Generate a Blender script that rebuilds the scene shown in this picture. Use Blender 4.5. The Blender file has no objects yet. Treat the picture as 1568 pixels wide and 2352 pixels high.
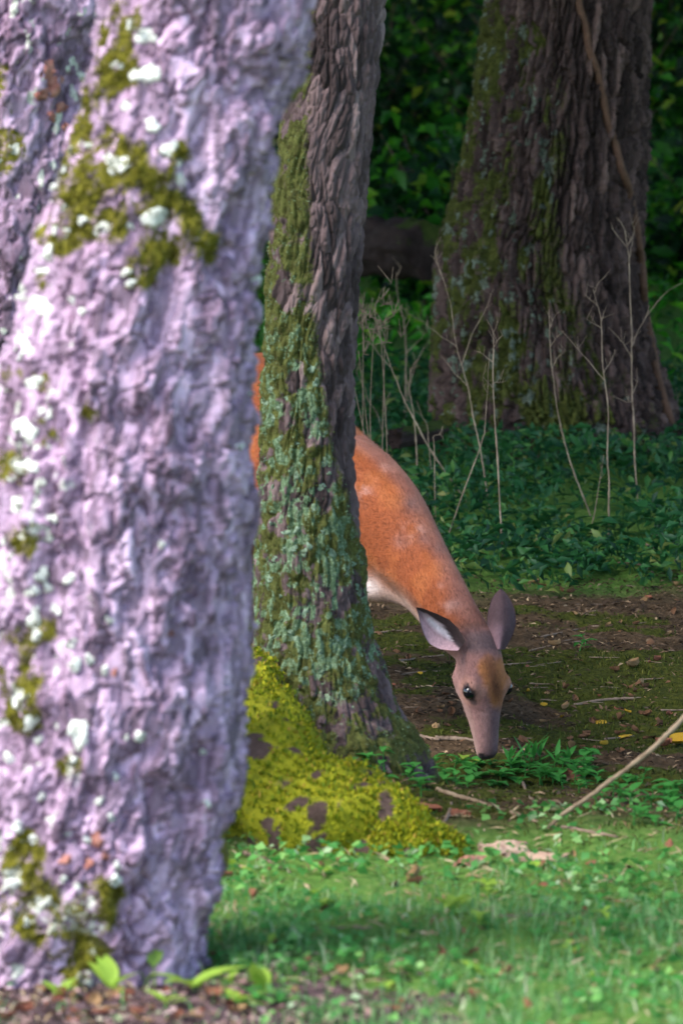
import bpy, bmesh, math, random
import numpy as np
from mathutils import Vector, kdtree

SC = bpy.context.scene
COL = SC.collection
R = math.radians
rng = np.random.default_rng(7)
random.seed(7)

# ------------------------------------------------------------------ camera
F = 11400.0            # focal length in pixels of a 1568 x 2352 view of the photograph
HC = 1.5               # camera height
Y0 = 300.0             # horizon row in that view
PITCH = math.atan((1176 - Y0) / F)
cam = bpy.data.cameras.new('camera')
cam.sensor_fit = 'HORIZONTAL'; cam.sensor_width = 24.0
cam.lens = F / 1568 * 24.0
cam.clip_start = 0.1; cam.clip_end = 1500
cam.dof.use_dof = True; cam.dof.focus_distance = 13.5; cam.dof.aperture_fstop = 6.2
camo = bpy.data.objects.new('camera', cam); COL.objects.link(camo)
camo.location = (0, 0, HC); camo.rotation_euler = (R(90) - PITCH, 0, 0)
SC.camera = camo

# ------------------------------------------------------------------ light
SUN_EL, SUN_AZ = R(50), R(-55)        # azimuth measured from straight behind the camera, minus = its left
to_sun = Vector((math.sin(SUN_AZ) * math.cos(SUN_EL), -math.cos(SUN_AZ) * math.cos(SUN_EL), math.sin(SUN_EL)))
W = bpy.data.worlds.new('World'); SC.world = W; W.use_nodes = True
nt = W.node_tree
sky = nt.nodes.new('ShaderNodeTexSky'); sky.sky_type = 'NISHITA'; sky.sun_disc = False
sky.sun_elevation = SUN_EL
sky.sun_rotation = math.atan2(to_sun.x, to_sun.y)
nt.links.new(sky.outputs[0], nt.nodes['Background'].inputs[0])
nt.nodes['Background'].inputs[1].default_value = 0.10
sun = bpy.data.lights.new('sun', 'SUN'); sun.energy = 1.5; sun.angle = R(34); sun.color = (1.0, 0.93, 0.86)
suno = bpy.data.objects.new('sun', sun); COL.objects.link(suno)
suno.rotation_euler = to_sun.to_track_quat('Z', 'Y').to_euler()
SC.view_settings.view_transform = 'Standard'; SC.view_settings.look = 'None'
SC.view_settings.exposure = 2.08; SC.view_settings.gamma = 1.0
SC.cycles.use_denoising = True
SC.cycles.max_bounces = 8; SC.cycles.diffuse_bounces = 4; SC.cycles.transmission_bounces = 4
SC.cycles.caustics_reflective = False; SC.cycles.caustics_refractive = False

# ------------------------------------------------------------------ pixel <-> place
sp, cp = math.sin(PITCH), math.cos(PITCH)
def ray(x, y):
    u, v = x - 784, 1176 - y
    return np.array([u, v * sp + F * cp, v * cp - F * sp])
def P(x, y, d):
    r = ray(x, y); t = d / r[1]
    return np.array([r[0] * t, d, HC + r[2] * t])
def proj(p):
    p = np.asarray(p, float); q = p - np.array([0, 0, HC])
    f = q[..., 1] * cp - q[..., 2] * sp
    u = q[..., 1] * sp + q[..., 2] * cp
    return 784 + F * q[..., 0] / f, 1176 - F * u / f

# ------------------------------------------------------------------ noise
def _h(i, j, k, s=0):
    i = i.astype(np.int64); j = j.astype(np.int64); k = k.astype(np.int64)
    n = (i * 374761393 + j * 668265263 + k * 2147483647 + s * 1274126177) & 0xffffffff
    n = ((n ^ (n >> 13)) * 1274126177) & 0xffffffff
    n = ((n ^ (n >> 16)) * 2246822519) & 0xffffffff
    return ((n ^ (n >> 15)) & 0xffffff) / float(0xffffff)
def vnoise(x, y, z, s=0):
    xi, yi, zi = np.floor(x), np.floor(y), np.floor(z)
    fx, fy, fz = x - xi, y - yi, z - zi
    fx, fy, fz = [f * f * (3 - 2 * f) for f in (fx, fy, fz)]
    out = 0
    for a in (0, 1):
        for b in (0, 1):
            for c in (0, 1):
                w = (fx if a else 1 - fx) * (fy if b else 1 - fy) * (fz if c else 1 - fz)
                out = out + w * _h(xi + a, yi + b, zi + c, s)
    return out
def fbm(x, y, z, o=4, s=0):
    a, t, n = 0.5, 0, 0
    for k in range(o):
        t = t + a * vnoise(x, y, z, s + k); n += a
        x, y, z, a = x * 2.03, y * 2.03, z * 2.03, a * 0.5
    return t / n
def worley(x, y, z, s=0):
    xi, yi, zi = np.floor(x), np.floor(y), np.floor(z)
    f1 = np.full(x.shape, 9.0); f2 = f1.copy(); idv = np.zeros(x.shape)
    for a in (-1, 0, 1):
        for b in (-1, 0, 1):
            for c in (-1, 0, 1):
                i, j, k = xi + a, yi + b, zi + c
                hh = _h(i, j, k, s); px = i + hh; py = j + (hh * 523.7) % 1.0; pz = k + (hh * 9176.3) % 1.0
                dd = np.sqrt((px - x) ** 2 + (py - y) ** 2 + (pz - z) ** 2)
                m = dd < f1
                f2 = np.where(m, f1, np.minimum(f2, dd))
                idv = np.where(m, (hh * 71.9) % 1.0, idv)
                f1 = np.where(m, dd, f1)
    return f1, f2, idv
def sstep(a, b, x):
    t = np.clip((x - a) / (b - a), 0, 1); return t * t * (3 - 2 * t)

# ------------------------------------------------------------------ object helpers
def tag(o, label, cat, group=None, kind=None):
    if label: o['label'] = label
    if cat: o['category'] = cat
    if group: o['group'] = group
    if kind: o['kind'] = kind
    return o
def mesh_np(name, V, faces, mat, parent=None, smooth=True, attrs=None):
    me = bpy.data.meshes.new(name)
    V = np.asarray(V, np.float32)
    if isinstance(faces, np.ndarray):
        n = faces.shape[1]
        me.vertices.add(len(V)); me.vertices.foreach_set('co', V.ravel())
        me.loops.add(faces.size); me.loops.foreach_set('vertex_index', faces.ravel().astype(np.int32))
        me.polygons.add(len(faces))
        me.polygons.foreach_set('loop_start', np.arange(0, faces.size, n, dtype=np.int32))
        try: me.polygons.foreach_set('loop_total', np.full(len(faces), n, dtype=np.int32))
        except Exception: pass
        me.update(calc_edges=True); me.validate()
    else:
        me.from_pydata([tuple(v) for v in V], [], faces); me.update()
    if smooth: me.polygons.foreach_set('use_smooth', np.ones(len(me.polygons), bool))
    for k, a in (attrs or {}).items():
        at = me.color_attributes.new(k, 'FLOAT_COLOR', 'POINT')
        buf = np.ones((len(V), 4), np.float32); buf[:, :a.shape[1]] = a
        at.data.foreach_set('color', buf.ravel())
    if mat: me.materials.append(mat)
    o = bpy.data.objects.new(name, me); COL.objects.link(o)
    if parent: o.parent = parent
    return o
def empty(name, loc=(0, 0, 0)):
    o = bpy.data.objects.new(name, None); COL.objects.link(o); o.empty_display_size = 0.1
    return o                      # parts are given in world coordinates; the empty stays at the origin of its parts
def grid_faces(nu, nv, wrap=False):
    idx = np.arange(nu * nv).reshape(nv, nu)
    if wrap: idx = np.concatenate([idx, idx[:, :1]], 1)
    return np.stack([idx[:-1, :-1], idx[:-1, 1:], idx[1:, 1:], idx[1:, :-1]], -1).reshape(-1, 4)
def catmull(pts, n):
    pts = np.asarray(pts, float)
    p = np.concatenate([[2 * pts[0] - pts[1]], pts, [2 * pts[-1] - pts[-2]]])
    out = []
    for t in np.linspace(0, len(pts) - 1 - 1e-6, n):
        i = int(t); f = t - i
        a, b, c, d = p[i:i + 4]
        out.append(0.5 * (2 * b + (c - a) * f + (2 * a - 5 * b + 4 * c - d) * f * f + (3 * b - 3 * c + d - a) * f ** 3))
    return np.array(out)
def tube(pts, rad, seg=8):
    """closed tapered tube along a polyline -> verts, quads"""
    pts = np.asarray(pts, float); n = len(pts)
    rad = np.full(n, rad) if np.isscalar(rad) else np.asarray(rad, float)
    T = np.gradient(pts, axis=0); T /= np.linalg.norm(T, axis=1)[:, None] + 1e-9
    ref = np.array([0.3, 1.0, 0.2]);
    if abs(np.dot(T[0], ref / np.linalg.norm(ref))) > .9: ref = np.array([1.0, 0.1, 0.2])
    A = np.cross(T, ref); A /= np.linalg.norm(A, axis=1)[:, None] + 1e-9
    B = np.cross(T, A)
    th = np.linspace(0, 2 * np.pi, seg, endpoint=False)
    V = pts[:, None] + rad[:, None, None] * (np.cos(th)[None, :, None] * A[:, None] + np.sin(th)[None, :, None] * B[:, None])
    V = V.reshape(-1, 3)
    Fq = grid_faces(seg, n, True)
    V = np.concatenate([V, pts[:1], pts[-1:]])
    c0, c1 = n * seg, n * seg + 1
    i = np.arange(seg); j = (i + 1) % seg
    cap = np.concatenate([np.stack([np.full(seg, c0), j, i, i], 1), np.stack([np.full(seg, c1), (n - 1) * seg + i, (n - 1) * seg + j, (n - 1) * seg + j], 1)])
    faces = [tuple(f) for f in Fq] + [tuple(f[:3]) for f in cap]
    return V, faces
def join(parts):
    V, Fs, o = [], [], 0
    for v, f in parts:
        V.append(v); Fs += [tuple(int(i) + o for i in q) for q in f]; o += len(v)
    return np.concatenate(V), Fs

# ------------------------------------------------------------------ materials
class NT:
    def __init__(s, name):
        s.m = bpy.data.materials.new(name); s.m.use_nodes = True; s.t = s.m.node_tree
        s.b = s.t.nodes['Principled BSDF']; s.out = s.t.nodes['Material Output']
    def n(s, typ, ins=None, **kw):
        x = s.t.nodes.new('ShaderNode' + typ)
        for k, v in kw.items(): setattr(x, k, v)
        for k, v in (ins or {}).items():
            if isinstance(v, bpy.types.NodeSocket): s.t.links.new(v, x.inputs[k])
            else: x.inputs[k].default_value = v
        return x
    def noise(s, scale, detail=4, rough=.6, vec=None, dist=0):
        i = {'Scale': scale, 'Detail': detail, 'Roughness': rough, 'Distortion': dist}
        if vec is not None: i['Vector'] = vec
        return s.n('TexNoise', i).outputs['Fac']
    def coord(s, sc=(1, 1, 1)):
        c = s.n('TexCoord').outputs['Object']
        return s.n('Mapping', {'Vector': c, 'Scale': sc}).outputs[0]
    def ramp(s, fac, stops):
        r = s.n('ValToRGB', {'Fac': fac}); e = r.color_ramp.elements
        while len(e) < len(stops): e.new(0.5)
        for el, (p, c) in zip(e, stops):
            el.position = p; el.color = (*c, 1) if len(c) == 3 else c
        return r.outputs['Color']
    def mix(s, fac, a, b, bl='MIX'):
        x = s.n('Mix', data_type='RGBA', blend_type=bl)
        for k, v in ((0, fac), (6, a), (7, b)):
            if isinstance(v, bpy.types.NodeSocket): s.t.links.new(v, x.inputs[k])
            else: x.inputs[k].default_value = (v if k == 0 else (*v, 1) if len(v) == 3 else v)
        return x.outputs[2]
    def math(s, op, a, b=0.0, clamp=False):
        x = s.n('Math', operation=op, use_clamp=clamp)
        for k, v in ((0, a), (1, b)):
            if isinstance(v, bpy.types.NodeSocket): s.t.links.new(v, x.inputs[k])
            else: x.inputs[k].default_value = v
        return x.outputs[0]
    def attr(s, name):
        a = s.n('Attribute', attribute_name=name)
        return s.n('SeparateColor', {0: a.outputs['Color']}).outputs, a.outputs['Color']
    def set(s, color=None, rough=.8, bump=None, bdist=.004, bstr=1.0, spec=.3):
        if color is not None:
            if isinstance(color, bpy.types.NodeSocket): s.t.links.new(color, s.b.inputs['Base Color'])
            else: s.b.inputs['Base Color'].default_value = (*color, 1)
        s.b.inputs['Roughness'].default_value = rough
        s.b.inputs['Specular IOR Level'].default_value = spec
        if bump is not None:
            bn = s.n('Bump', {'Height': bump, 'Distance': bdist, 'Strength': bstr})
            s.t.links.new(bn.outputs[0], s.b.inputs['Normal'])
        return s.m

def bark_mat(name, cols, moss, lichen, fine=60, zs=.35, spots=None):
    t = NT(name)
    v = t.coord((1, 1, zs)); vi = t.coord()
    n1 = t.noise(9, 5, .6, v); n2 = t.noise(fine, 5, .65, v); n3 = t.noise(fine * 3, 3, .6, vi)
    c = t.ramp(n1, [(.3, cols[0]), (.5, cols[1]), (.7, cols[2])])
    c = t.mix(t.math('MULTIPLY', n2, .75), c, t.ramp(n2, [(.35, tuple(x * .55 for x in cols[0])), (.65, cols[2])]))
    ch, _ = t.attr('mask')
    c = t.mix(1.0, c, t.ramp(ch[2], [(0, (.34, .32, .33)), (.35, (.72, .68, .72)), (.8, (1.2, 1.12, 1.18)), (1, (1.85, 1.78, 1.8))]), 'MULTIPLY')
    br = t.noise(fine * 1.3, 5, .7, vi); br2 = t.noise(fine * .45, 4, .6, vi)
    def edge(m, w=.22):     # a mask broken up by noise, so that its rim is ragged
        s = t.math('ADD', m, t.math('MULTIPLY', t.math('SUBTRACT', br, .5), 1.2))
        return t.math('MULTIPLY', t.math('SUBTRACT', s, .5 - w / 2), 1 / w, clamp=True)
    mc = t.ramp(t.math('ADD', t.math('MULTIPLY', br2, .6), t.math('MULTIPLY', n3, .4)), [(.35, moss[0]), (.5, moss[1]), (.68, moss[2])])
    lc = t.ramp(t.math('ADD', t.math('MULTIPLY', br, .55), t.math('MULTIPLY', n3, .45)), [(.36, tuple(.55 * a + .3 * b for a, b in zip(lichen[0], moss[1]))), (.5, lichen[0]), (.64, lichen[1])])
    c = t.mix(edge(ch[0]), c, mc)
    c = t.mix(edge(ch[1]), c, lc)
    h = t.math('ADD', t.math('MULTIPLY', n2, .7), t.math('MULTIPLY', n3, .5))
    return t.set(c, .88, h, .006, .8, .2)

def leaf_mat(name, stops, trans=.35, rough=.5, nscale=30):
    t = NT(name)
    g = t.n('NewGeometry').outputs['Random Per Island']
    c = t.ramp(g, stops)
    n = t.noise(nscale, 3, .6, t.coord())
    c = t.mix(.35, c, t.ramp(n, [(.3, (.35, .35, .3)), (.7, (1, 1, .9))]), 'MULTIPLY')
    t.set(c, rough, spec=.35)
    tr = t.n('BsdfTranslucent', {'Color': c})
    mx = t.n('MixShader', {0: trans, 1: t.b.outputs[0], 2: tr.outputs[0]})
    t.t.links.new(mx.outputs[0], t.out.inputs['Surface'])
    return t.m

M = {}
M['bark_front'] = bark_mat('bark_front', [(.19, .115, .165), (.36, .255, .345), (.56, .445, .555)],
    [(.07, .065, .008), (.14, .13, .01), (.22, .2, .03)], [(.5, .52, .45), (.72, .75, .66)], 70, .5)
M['bark_middle'] = bark_mat('bark_middle', [(.065, .045, .042), (.115, .083, .08), (.19, .145, .14)],
    [(.04, .038, .010), (.075, .082, .02), (.14, .16, .045)], [(.10, .165, .085), (.27, .37, .25)], 95, .35)
M['bark_right'] = bark_mat('bark_right', [(.035, .022, .018), (.075, .050, .042), (.14, .098, .082)],
    [(.026, .030, .006), (.055, .064, .012), (.12, .13, .028)], [(.10, .12, .085), (.24, .28, .22)], 60, .25)
M['bark_far'] = bark_mat('bark_far', [(.04, .03, .025), (.07, .055, .045), (.10, .08, .07)],
    [(.02, .04, .01), (.04, .07, .015), (.07, .1, .03)], [(.15, .2, .15), (.25, .3, .25)], 30, .25)
M['lichen_white'] = (lambda t: t.set(t.ramp(t.noise(90, 4, .6, t.coord()), [(.3, (.55, .58, .48)), (.6, (.8, .83, .76))]), .9, t.noise(160, 4, .7, t.coord()), .004))(NT('lichen_white'))
M['lichen_grey'] = (lambda t: t.set(t.ramp(t.noise(90, 4, .6, t.coord()), [(.3, (.12, .19, .11)), (.65, (.27, .37, .27))]), .9, t.noise(160, 4, .7, t.coord()), .004))(NT('lichen_grey'))
M['lichen_dull'] = (lambda t: t.set(t.ramp(t.noise(90, 4, .6, t.coord()), [(.3, (.055, .065, .05)), (.65, (.13, .15, .115))]), .9, t.noise(160, 4, .7, t.coord()), .004))(NT('lichen_dull'))
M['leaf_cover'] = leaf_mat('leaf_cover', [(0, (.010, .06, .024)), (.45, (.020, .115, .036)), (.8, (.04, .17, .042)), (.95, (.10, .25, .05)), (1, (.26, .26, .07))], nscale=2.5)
M['leaf_far'] = leaf_mat('leaf_far', [(0, (.003, .022, .010)), (.45, (.008, .055, .014)), (.72, (.025, .16, .012)), (.9, (.08, .34, .015)), (1, (.36, .46, .04))])  # bright end of the ramp paints leaves as if sunlit
M['leaf_under'] = leaf_mat('leaf_under', [(0, (.008, .06, .008)), (.5, (.04, .26, .014)), (.85, (.09, .40, .015)), (1, (.28, .5, .04))])  # brighter than the shrub leaves: sunlight painted into the undergrowth colour
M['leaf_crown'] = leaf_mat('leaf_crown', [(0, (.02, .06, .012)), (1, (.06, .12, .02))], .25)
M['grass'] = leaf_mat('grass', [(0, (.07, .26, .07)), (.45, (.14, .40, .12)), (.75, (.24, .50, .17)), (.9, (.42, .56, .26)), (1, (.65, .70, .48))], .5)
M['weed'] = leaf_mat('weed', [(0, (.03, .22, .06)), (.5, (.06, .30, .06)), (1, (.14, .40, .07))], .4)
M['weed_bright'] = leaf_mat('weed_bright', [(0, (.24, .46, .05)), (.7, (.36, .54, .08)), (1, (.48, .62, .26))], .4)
M['moss_tuft'] = leaf_mat('moss_tuft', [(0, (.07, .14, .006)), (.3, (.19, .26, .008)), (.6, (.36, .39, .01)), (.88, (.50, .46, .015)), (1, (.45, .26, .06))], .3, .8, 7)
M['moss_olive'] = leaf_mat('moss_olive', [(0, (.06, .055, .006)), (.5, (.13, .13, .012)), (.85, (.2, .2, .03)), (1, (.32, .24, .10))], .25, .8)
M['moss_bark'] = leaf_mat('moss_bark', [(0, (.035, .04, .008)), (.4, (.08, .09, .018)), (.75, (.13, .19, .05)), (1, (.26, .40, .24))], .25, .8)
M['moss_dark'] = leaf_mat('moss_dark', [(0, (.03, .05, .006)), (.6, (.07, .095, .01)), (.9, (.14, .16, .02)), (1, (.2, .15, .06))], .3, .8)
def plain(name, c1, c2, sc=40, rough=.8, bump=.003, vs=(1, 1, 1)):
    t = NT(name); n = t.noise(sc, 5, .65, t.coord(vs))
    return t.set(t.ramp(n, [(.3, c1), (.7, c2)]), rough, n, bump)
M['stalk'] = plain('stalk', (.17, .115, .08), (.46, .35, .25), 14)
M['twig'] = plain('twig', (.12, .085, .06), (.30, .22, .16), 30)
M['branch'] = plain('branch', (.15, .10, .06), (.36, .27, .18), 40)
M['vine'] = plain('vine', (.08, .04, .025), (.17, .09, .055), 40)
M['log'] = plain('log', (.05, .035, .025), (.16, .11, .08), 12)
M['chunk'] = plain('chunk', (.22, .12, .08), (.58, .42, .32), 45)
M['dead_yellow'] = plain('dead_yellow', (.55, .30, .02), (.70, .45, .04), 60, .6)
M['dead_tan'] = plain('dead_tan', (.28, .16, .07), (.50, .32, .16), 60, .7)
M['dead_brown'] = plain('dead_brown', (.13, .06, .03), (.28, .14, .07), 60, .7)
M['dead_red'] = plain('dead_red', (.20, .06, .035), (.42, .17, .10), 60, .7)
M['gall'] = plain('gall', (.30, .17, .07), (.60, .38, .18), 130, .8, .01)

# ------------------------------------------------------------------ ground
def gz(x, y):
    x = np.asarray(x, float); y = np.asarray(y, float)
    z = -.062 * sstep(11.0, 11.9, y) + .056 * (np.clip(y, 12.5, 30) - 12.5) + .03 * (np.clip(y, 30, 70) - 30)
    return z
def bump(x, y):
    x = np.asarray(x, float); y = np.asarray(y, float)
    b = (fbm(x * 1.7, y * 1.7, x * 0, 3, 5) - .5) * .06 + (fbm(x * 9, y * 9, x * 0, 3, 9) - .5) * .022
    # mossy swell around the middle tree's foot
    b = b + .05 * np.exp(-((x + .02) / .22) ** 2 - ((y - 11.4) / .4) ** 2)
    b = b - .03 * np.exp(-((x - .4) / .25) ** 2 - ((y - 12.0) / .5) ** 2)
    return b
def gh(x, y): return gz(x, y) + bump(x, y)
_bx = np.arange(-2.4, 3.4, .02); _by = np.arange(6.8, 34, .02)
_BG = bump(*np.meshgrid(_bx, _by))
def ghq(x, y):
    """ground height looked up from a table"""
    fx = np.clip((x + 2.4) / .02, 0, len(_bx) - 1.001); fy = np.clip((y - 6.8) / .02, 0, len(_by) - 1.001)
    i, j = fx.astype(int), fy.astype(int); u, v = fx - i, fy - j
    b = _BG[j, i] * (1 - u) * (1 - v) + _BG[j, i + 1] * u * (1 - v) + _BG[j + 1, i] * (1 - u) * v + _BG[j + 1, i + 1] * u * v
    return gz(x, y) + b
_dd = np.arange(6.8, 33, .01)
def G(x, y):
    """where the ray through a pixel meets the ground"""
    r = ray(x, y); p = np.array([0, 0, HC]) + r[None] * (_dd / r[1])[:, None]
    hit = np.nonzero(p[:, 2] <= ghq(p[:, 0], _dd))[0]
    return p[hit[0] if len(hit) else -1].copy()
xs = np.concatenate([-np.geomspace(400, 2.2, 26), np.linspace(-2, -1.25, 16), np.linspace(-1.2, 1.6, 230), np.linspace(1.65, 2.4, 16), np.geomspace(2.6, 400, 26)])
ys = np.concatenate([-np.geomspace(200, .5, 14), np.linspace(0, 7.2, 24), np.linspace(7.3, 10.4, 150), np.linspace(10.42, 16, 330), np.linspace(16.05, 26, 110), np.linspace(26.3, 60, 60), np.geomspace(62, 900, 22)])
GX, GY = np.meshgrid(xs, ys)
GZ = gh(GX, GY)
fine = fbm(GX * 38, GY * 38, GX * 0, 3, 31)
inpath = sstep(10.2, 10.9, GY + .5 * (fbm(GX * 2, GY * 2, GX * 0, 3, 3) - .5)) * (1 - sstep(14.9, 15.5, GY + .6 * (fbm(GX * 3, GY * 3, GX * 0, 3, 4) - .5)))
near = ((GX > -2.2) & (GX < 2.6) & (GY > 7) & (GY < 26))
GZ = GZ + np.where(near, (fine - .5) * .022 + (fbm(GX * 11, GY * 22, GX * 0, 3, 61) - .5) * .02 * inpath, 0)
mossm = sstep(.45, .60, fbm(GX * 2.6, GY * 3.6, GX * 0, 4, 41) + .05 * (fine - .5)) * inpath
mossm = np.maximum(mossm, sstep(.45, .9, np.exp(-((GX - .15) / .6) ** 2 - ((GY - 11.4) / .5) ** 2) + .5 * (fine - .4)))
frontsoil = sstep(.35, .55, np.exp(-((GX + .35) / .6) ** 2) * (1 - sstep(8.5, 8.75, GY)) + .4 * (fine - .5))
frontsoil = np.maximum(frontsoil, .75 * (1 - sstep(8.3, 8.45, GY + .3 * (fine - .5))) * (1 - sstep(-.05, .2, GX + .3 * (fine - .5))))
far = sstep(15, 16, GY)
mask = np.stack([inpath, mossm, frontsoil], -1).reshape(-1, 3)
t = NT('ground')
ch, _ = t.attr('mask'); v = t.coord()
n1 = t.noise(7, 6, .7, v); n2 = t.noise(60, 5, .7, v); n3 = t.noise(200, 3, .7, v)
lawn = t.ramp(n2, [(.3, (.06, .14, .025)), (.55, (.12, .25, .045)), (.75, (.30, .30, .11))])
dirt = t.ramp(t.math('ADD', t.math('MULTIPLY', n1, .4), t.math('MULTIPLY', n2, .6)), [(.32, (.028, .018, .01)), (.5, (.085, .055, .03)), (.68, (.19, .125, .075))])
moss = t.ramp(n2, [(.3, (.022, .028, .004)), (.5, (.055, .066, .009)), (.75, (.12, .125, .02))])
soil = t.ramp(n2, [(.3, (.04, .026, .03)), (.5, (.12, .08, .085)), (.72, (.34, .22, .22))])
c = t.mix(ch[0], lawn, dirt)
def brk(m):
    return t.math('MULTIPLY', t.math('SUBTRACT', t.math('ADD', m, t.math('MULTIPLY', t.math('SUBTRACT', n2, .5), 1.5)), .35), 3.0, clamp=True)
c = t.mix(brk(ch[1]), c, moss)
c = t.mix(brk(ch[2]), c, soil)
M['ground'] = t.set(c, .95, t.math('ADD', n2, t.math('MULTIPLY', n3, .5)), .012, 1, .15)
ground = mesh_np('ground', np.stack([GX, GY, GZ], -1).reshape(-1, 3), grid_faces(len(xs), len(ys)), M['ground'], attrs={'mask': mask})
tag(ground, None, None, kind='structure')

# ------------------------------------------------------------------ leaves and blades
def rand_dirs(n, up=.5):
    a = rng.uniform(0, 2 * np.pi, n)
    z = rng.normal(up, .5, n)
    v = np.stack([np.cos(a), np.sin(a), z], 1)
    return v / np.linalg.norm(v, axis=1)[:, None]
def leaf_cloud(C, size, up=.6, width=.45, fold=.12, droop=.25):
    """each leaf: base, left, mid, right, tip (4 triangles), curved and folded"""
    n = len(C); N = rand_dirs(n, up)
    a = rand_dirs(n, -.1); A = a - N * np.sum(a * N, 1)[:, None]; A /= np.linalg.norm(A, axis=1)[:, None] + 1e-9
    B = np.cross(N, A); s = np.asarray(size)[:, None]
    base = C - A * s * .5; tip = C + A * s * .5 - N * s * droop
    mid = C + N * s * .02
    l = C + B * s * width * .5 + N * s * fold; r = C - B * s * width * .5 + N * s * fold
    V = np.stack([base, l, mid, r, tip], 1).reshape(-1, 3)
    o = np.arange(n)[:, None] * 5
    Fs = np.stack([o + [0, 2, 1], o + [0, 3, 2], o + [1, 2, 4], o + [2, 3, 4]], 1).reshape(-1, 3)
    return V, Fs
def blades(base, height, width, lean=.35):
    n = len(base); a = rng.uniform(0, 2 * np.pi, n); b = a + rng.normal(0, .6, n) + np.pi / 2
    D = np.stack([np.cos(a), np.sin(a), a * 0], 1); Wd = np.stack([np.cos(b), np.sin(b), a * 0], 1)
    h = np.asarray(height)[:, None]; w = np.asarray(width)[:, None]
    L = rng.uniform(0.05, lean * 2, n)[:, None]
    up = np.array([0, 0, 1.0])
    m = base + up * h * .55 + D * h * L * .3; tp = base + up * h * (1 - L * .35) + D * h * L
    V = np.stack([base - Wd * w * .5, base + Wd * w * .5, m - Wd * w * .4, m + Wd * w * .4, tp], 1).reshape(-1, 3)
    o = np.arange(n)[:, None] * 5
    Fs = np.stack([o + [0, 1, 3], o + [0, 3, 2], o + [2, 3, 4]], 1).reshape(-1, 3)
    return V, Fs

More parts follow.
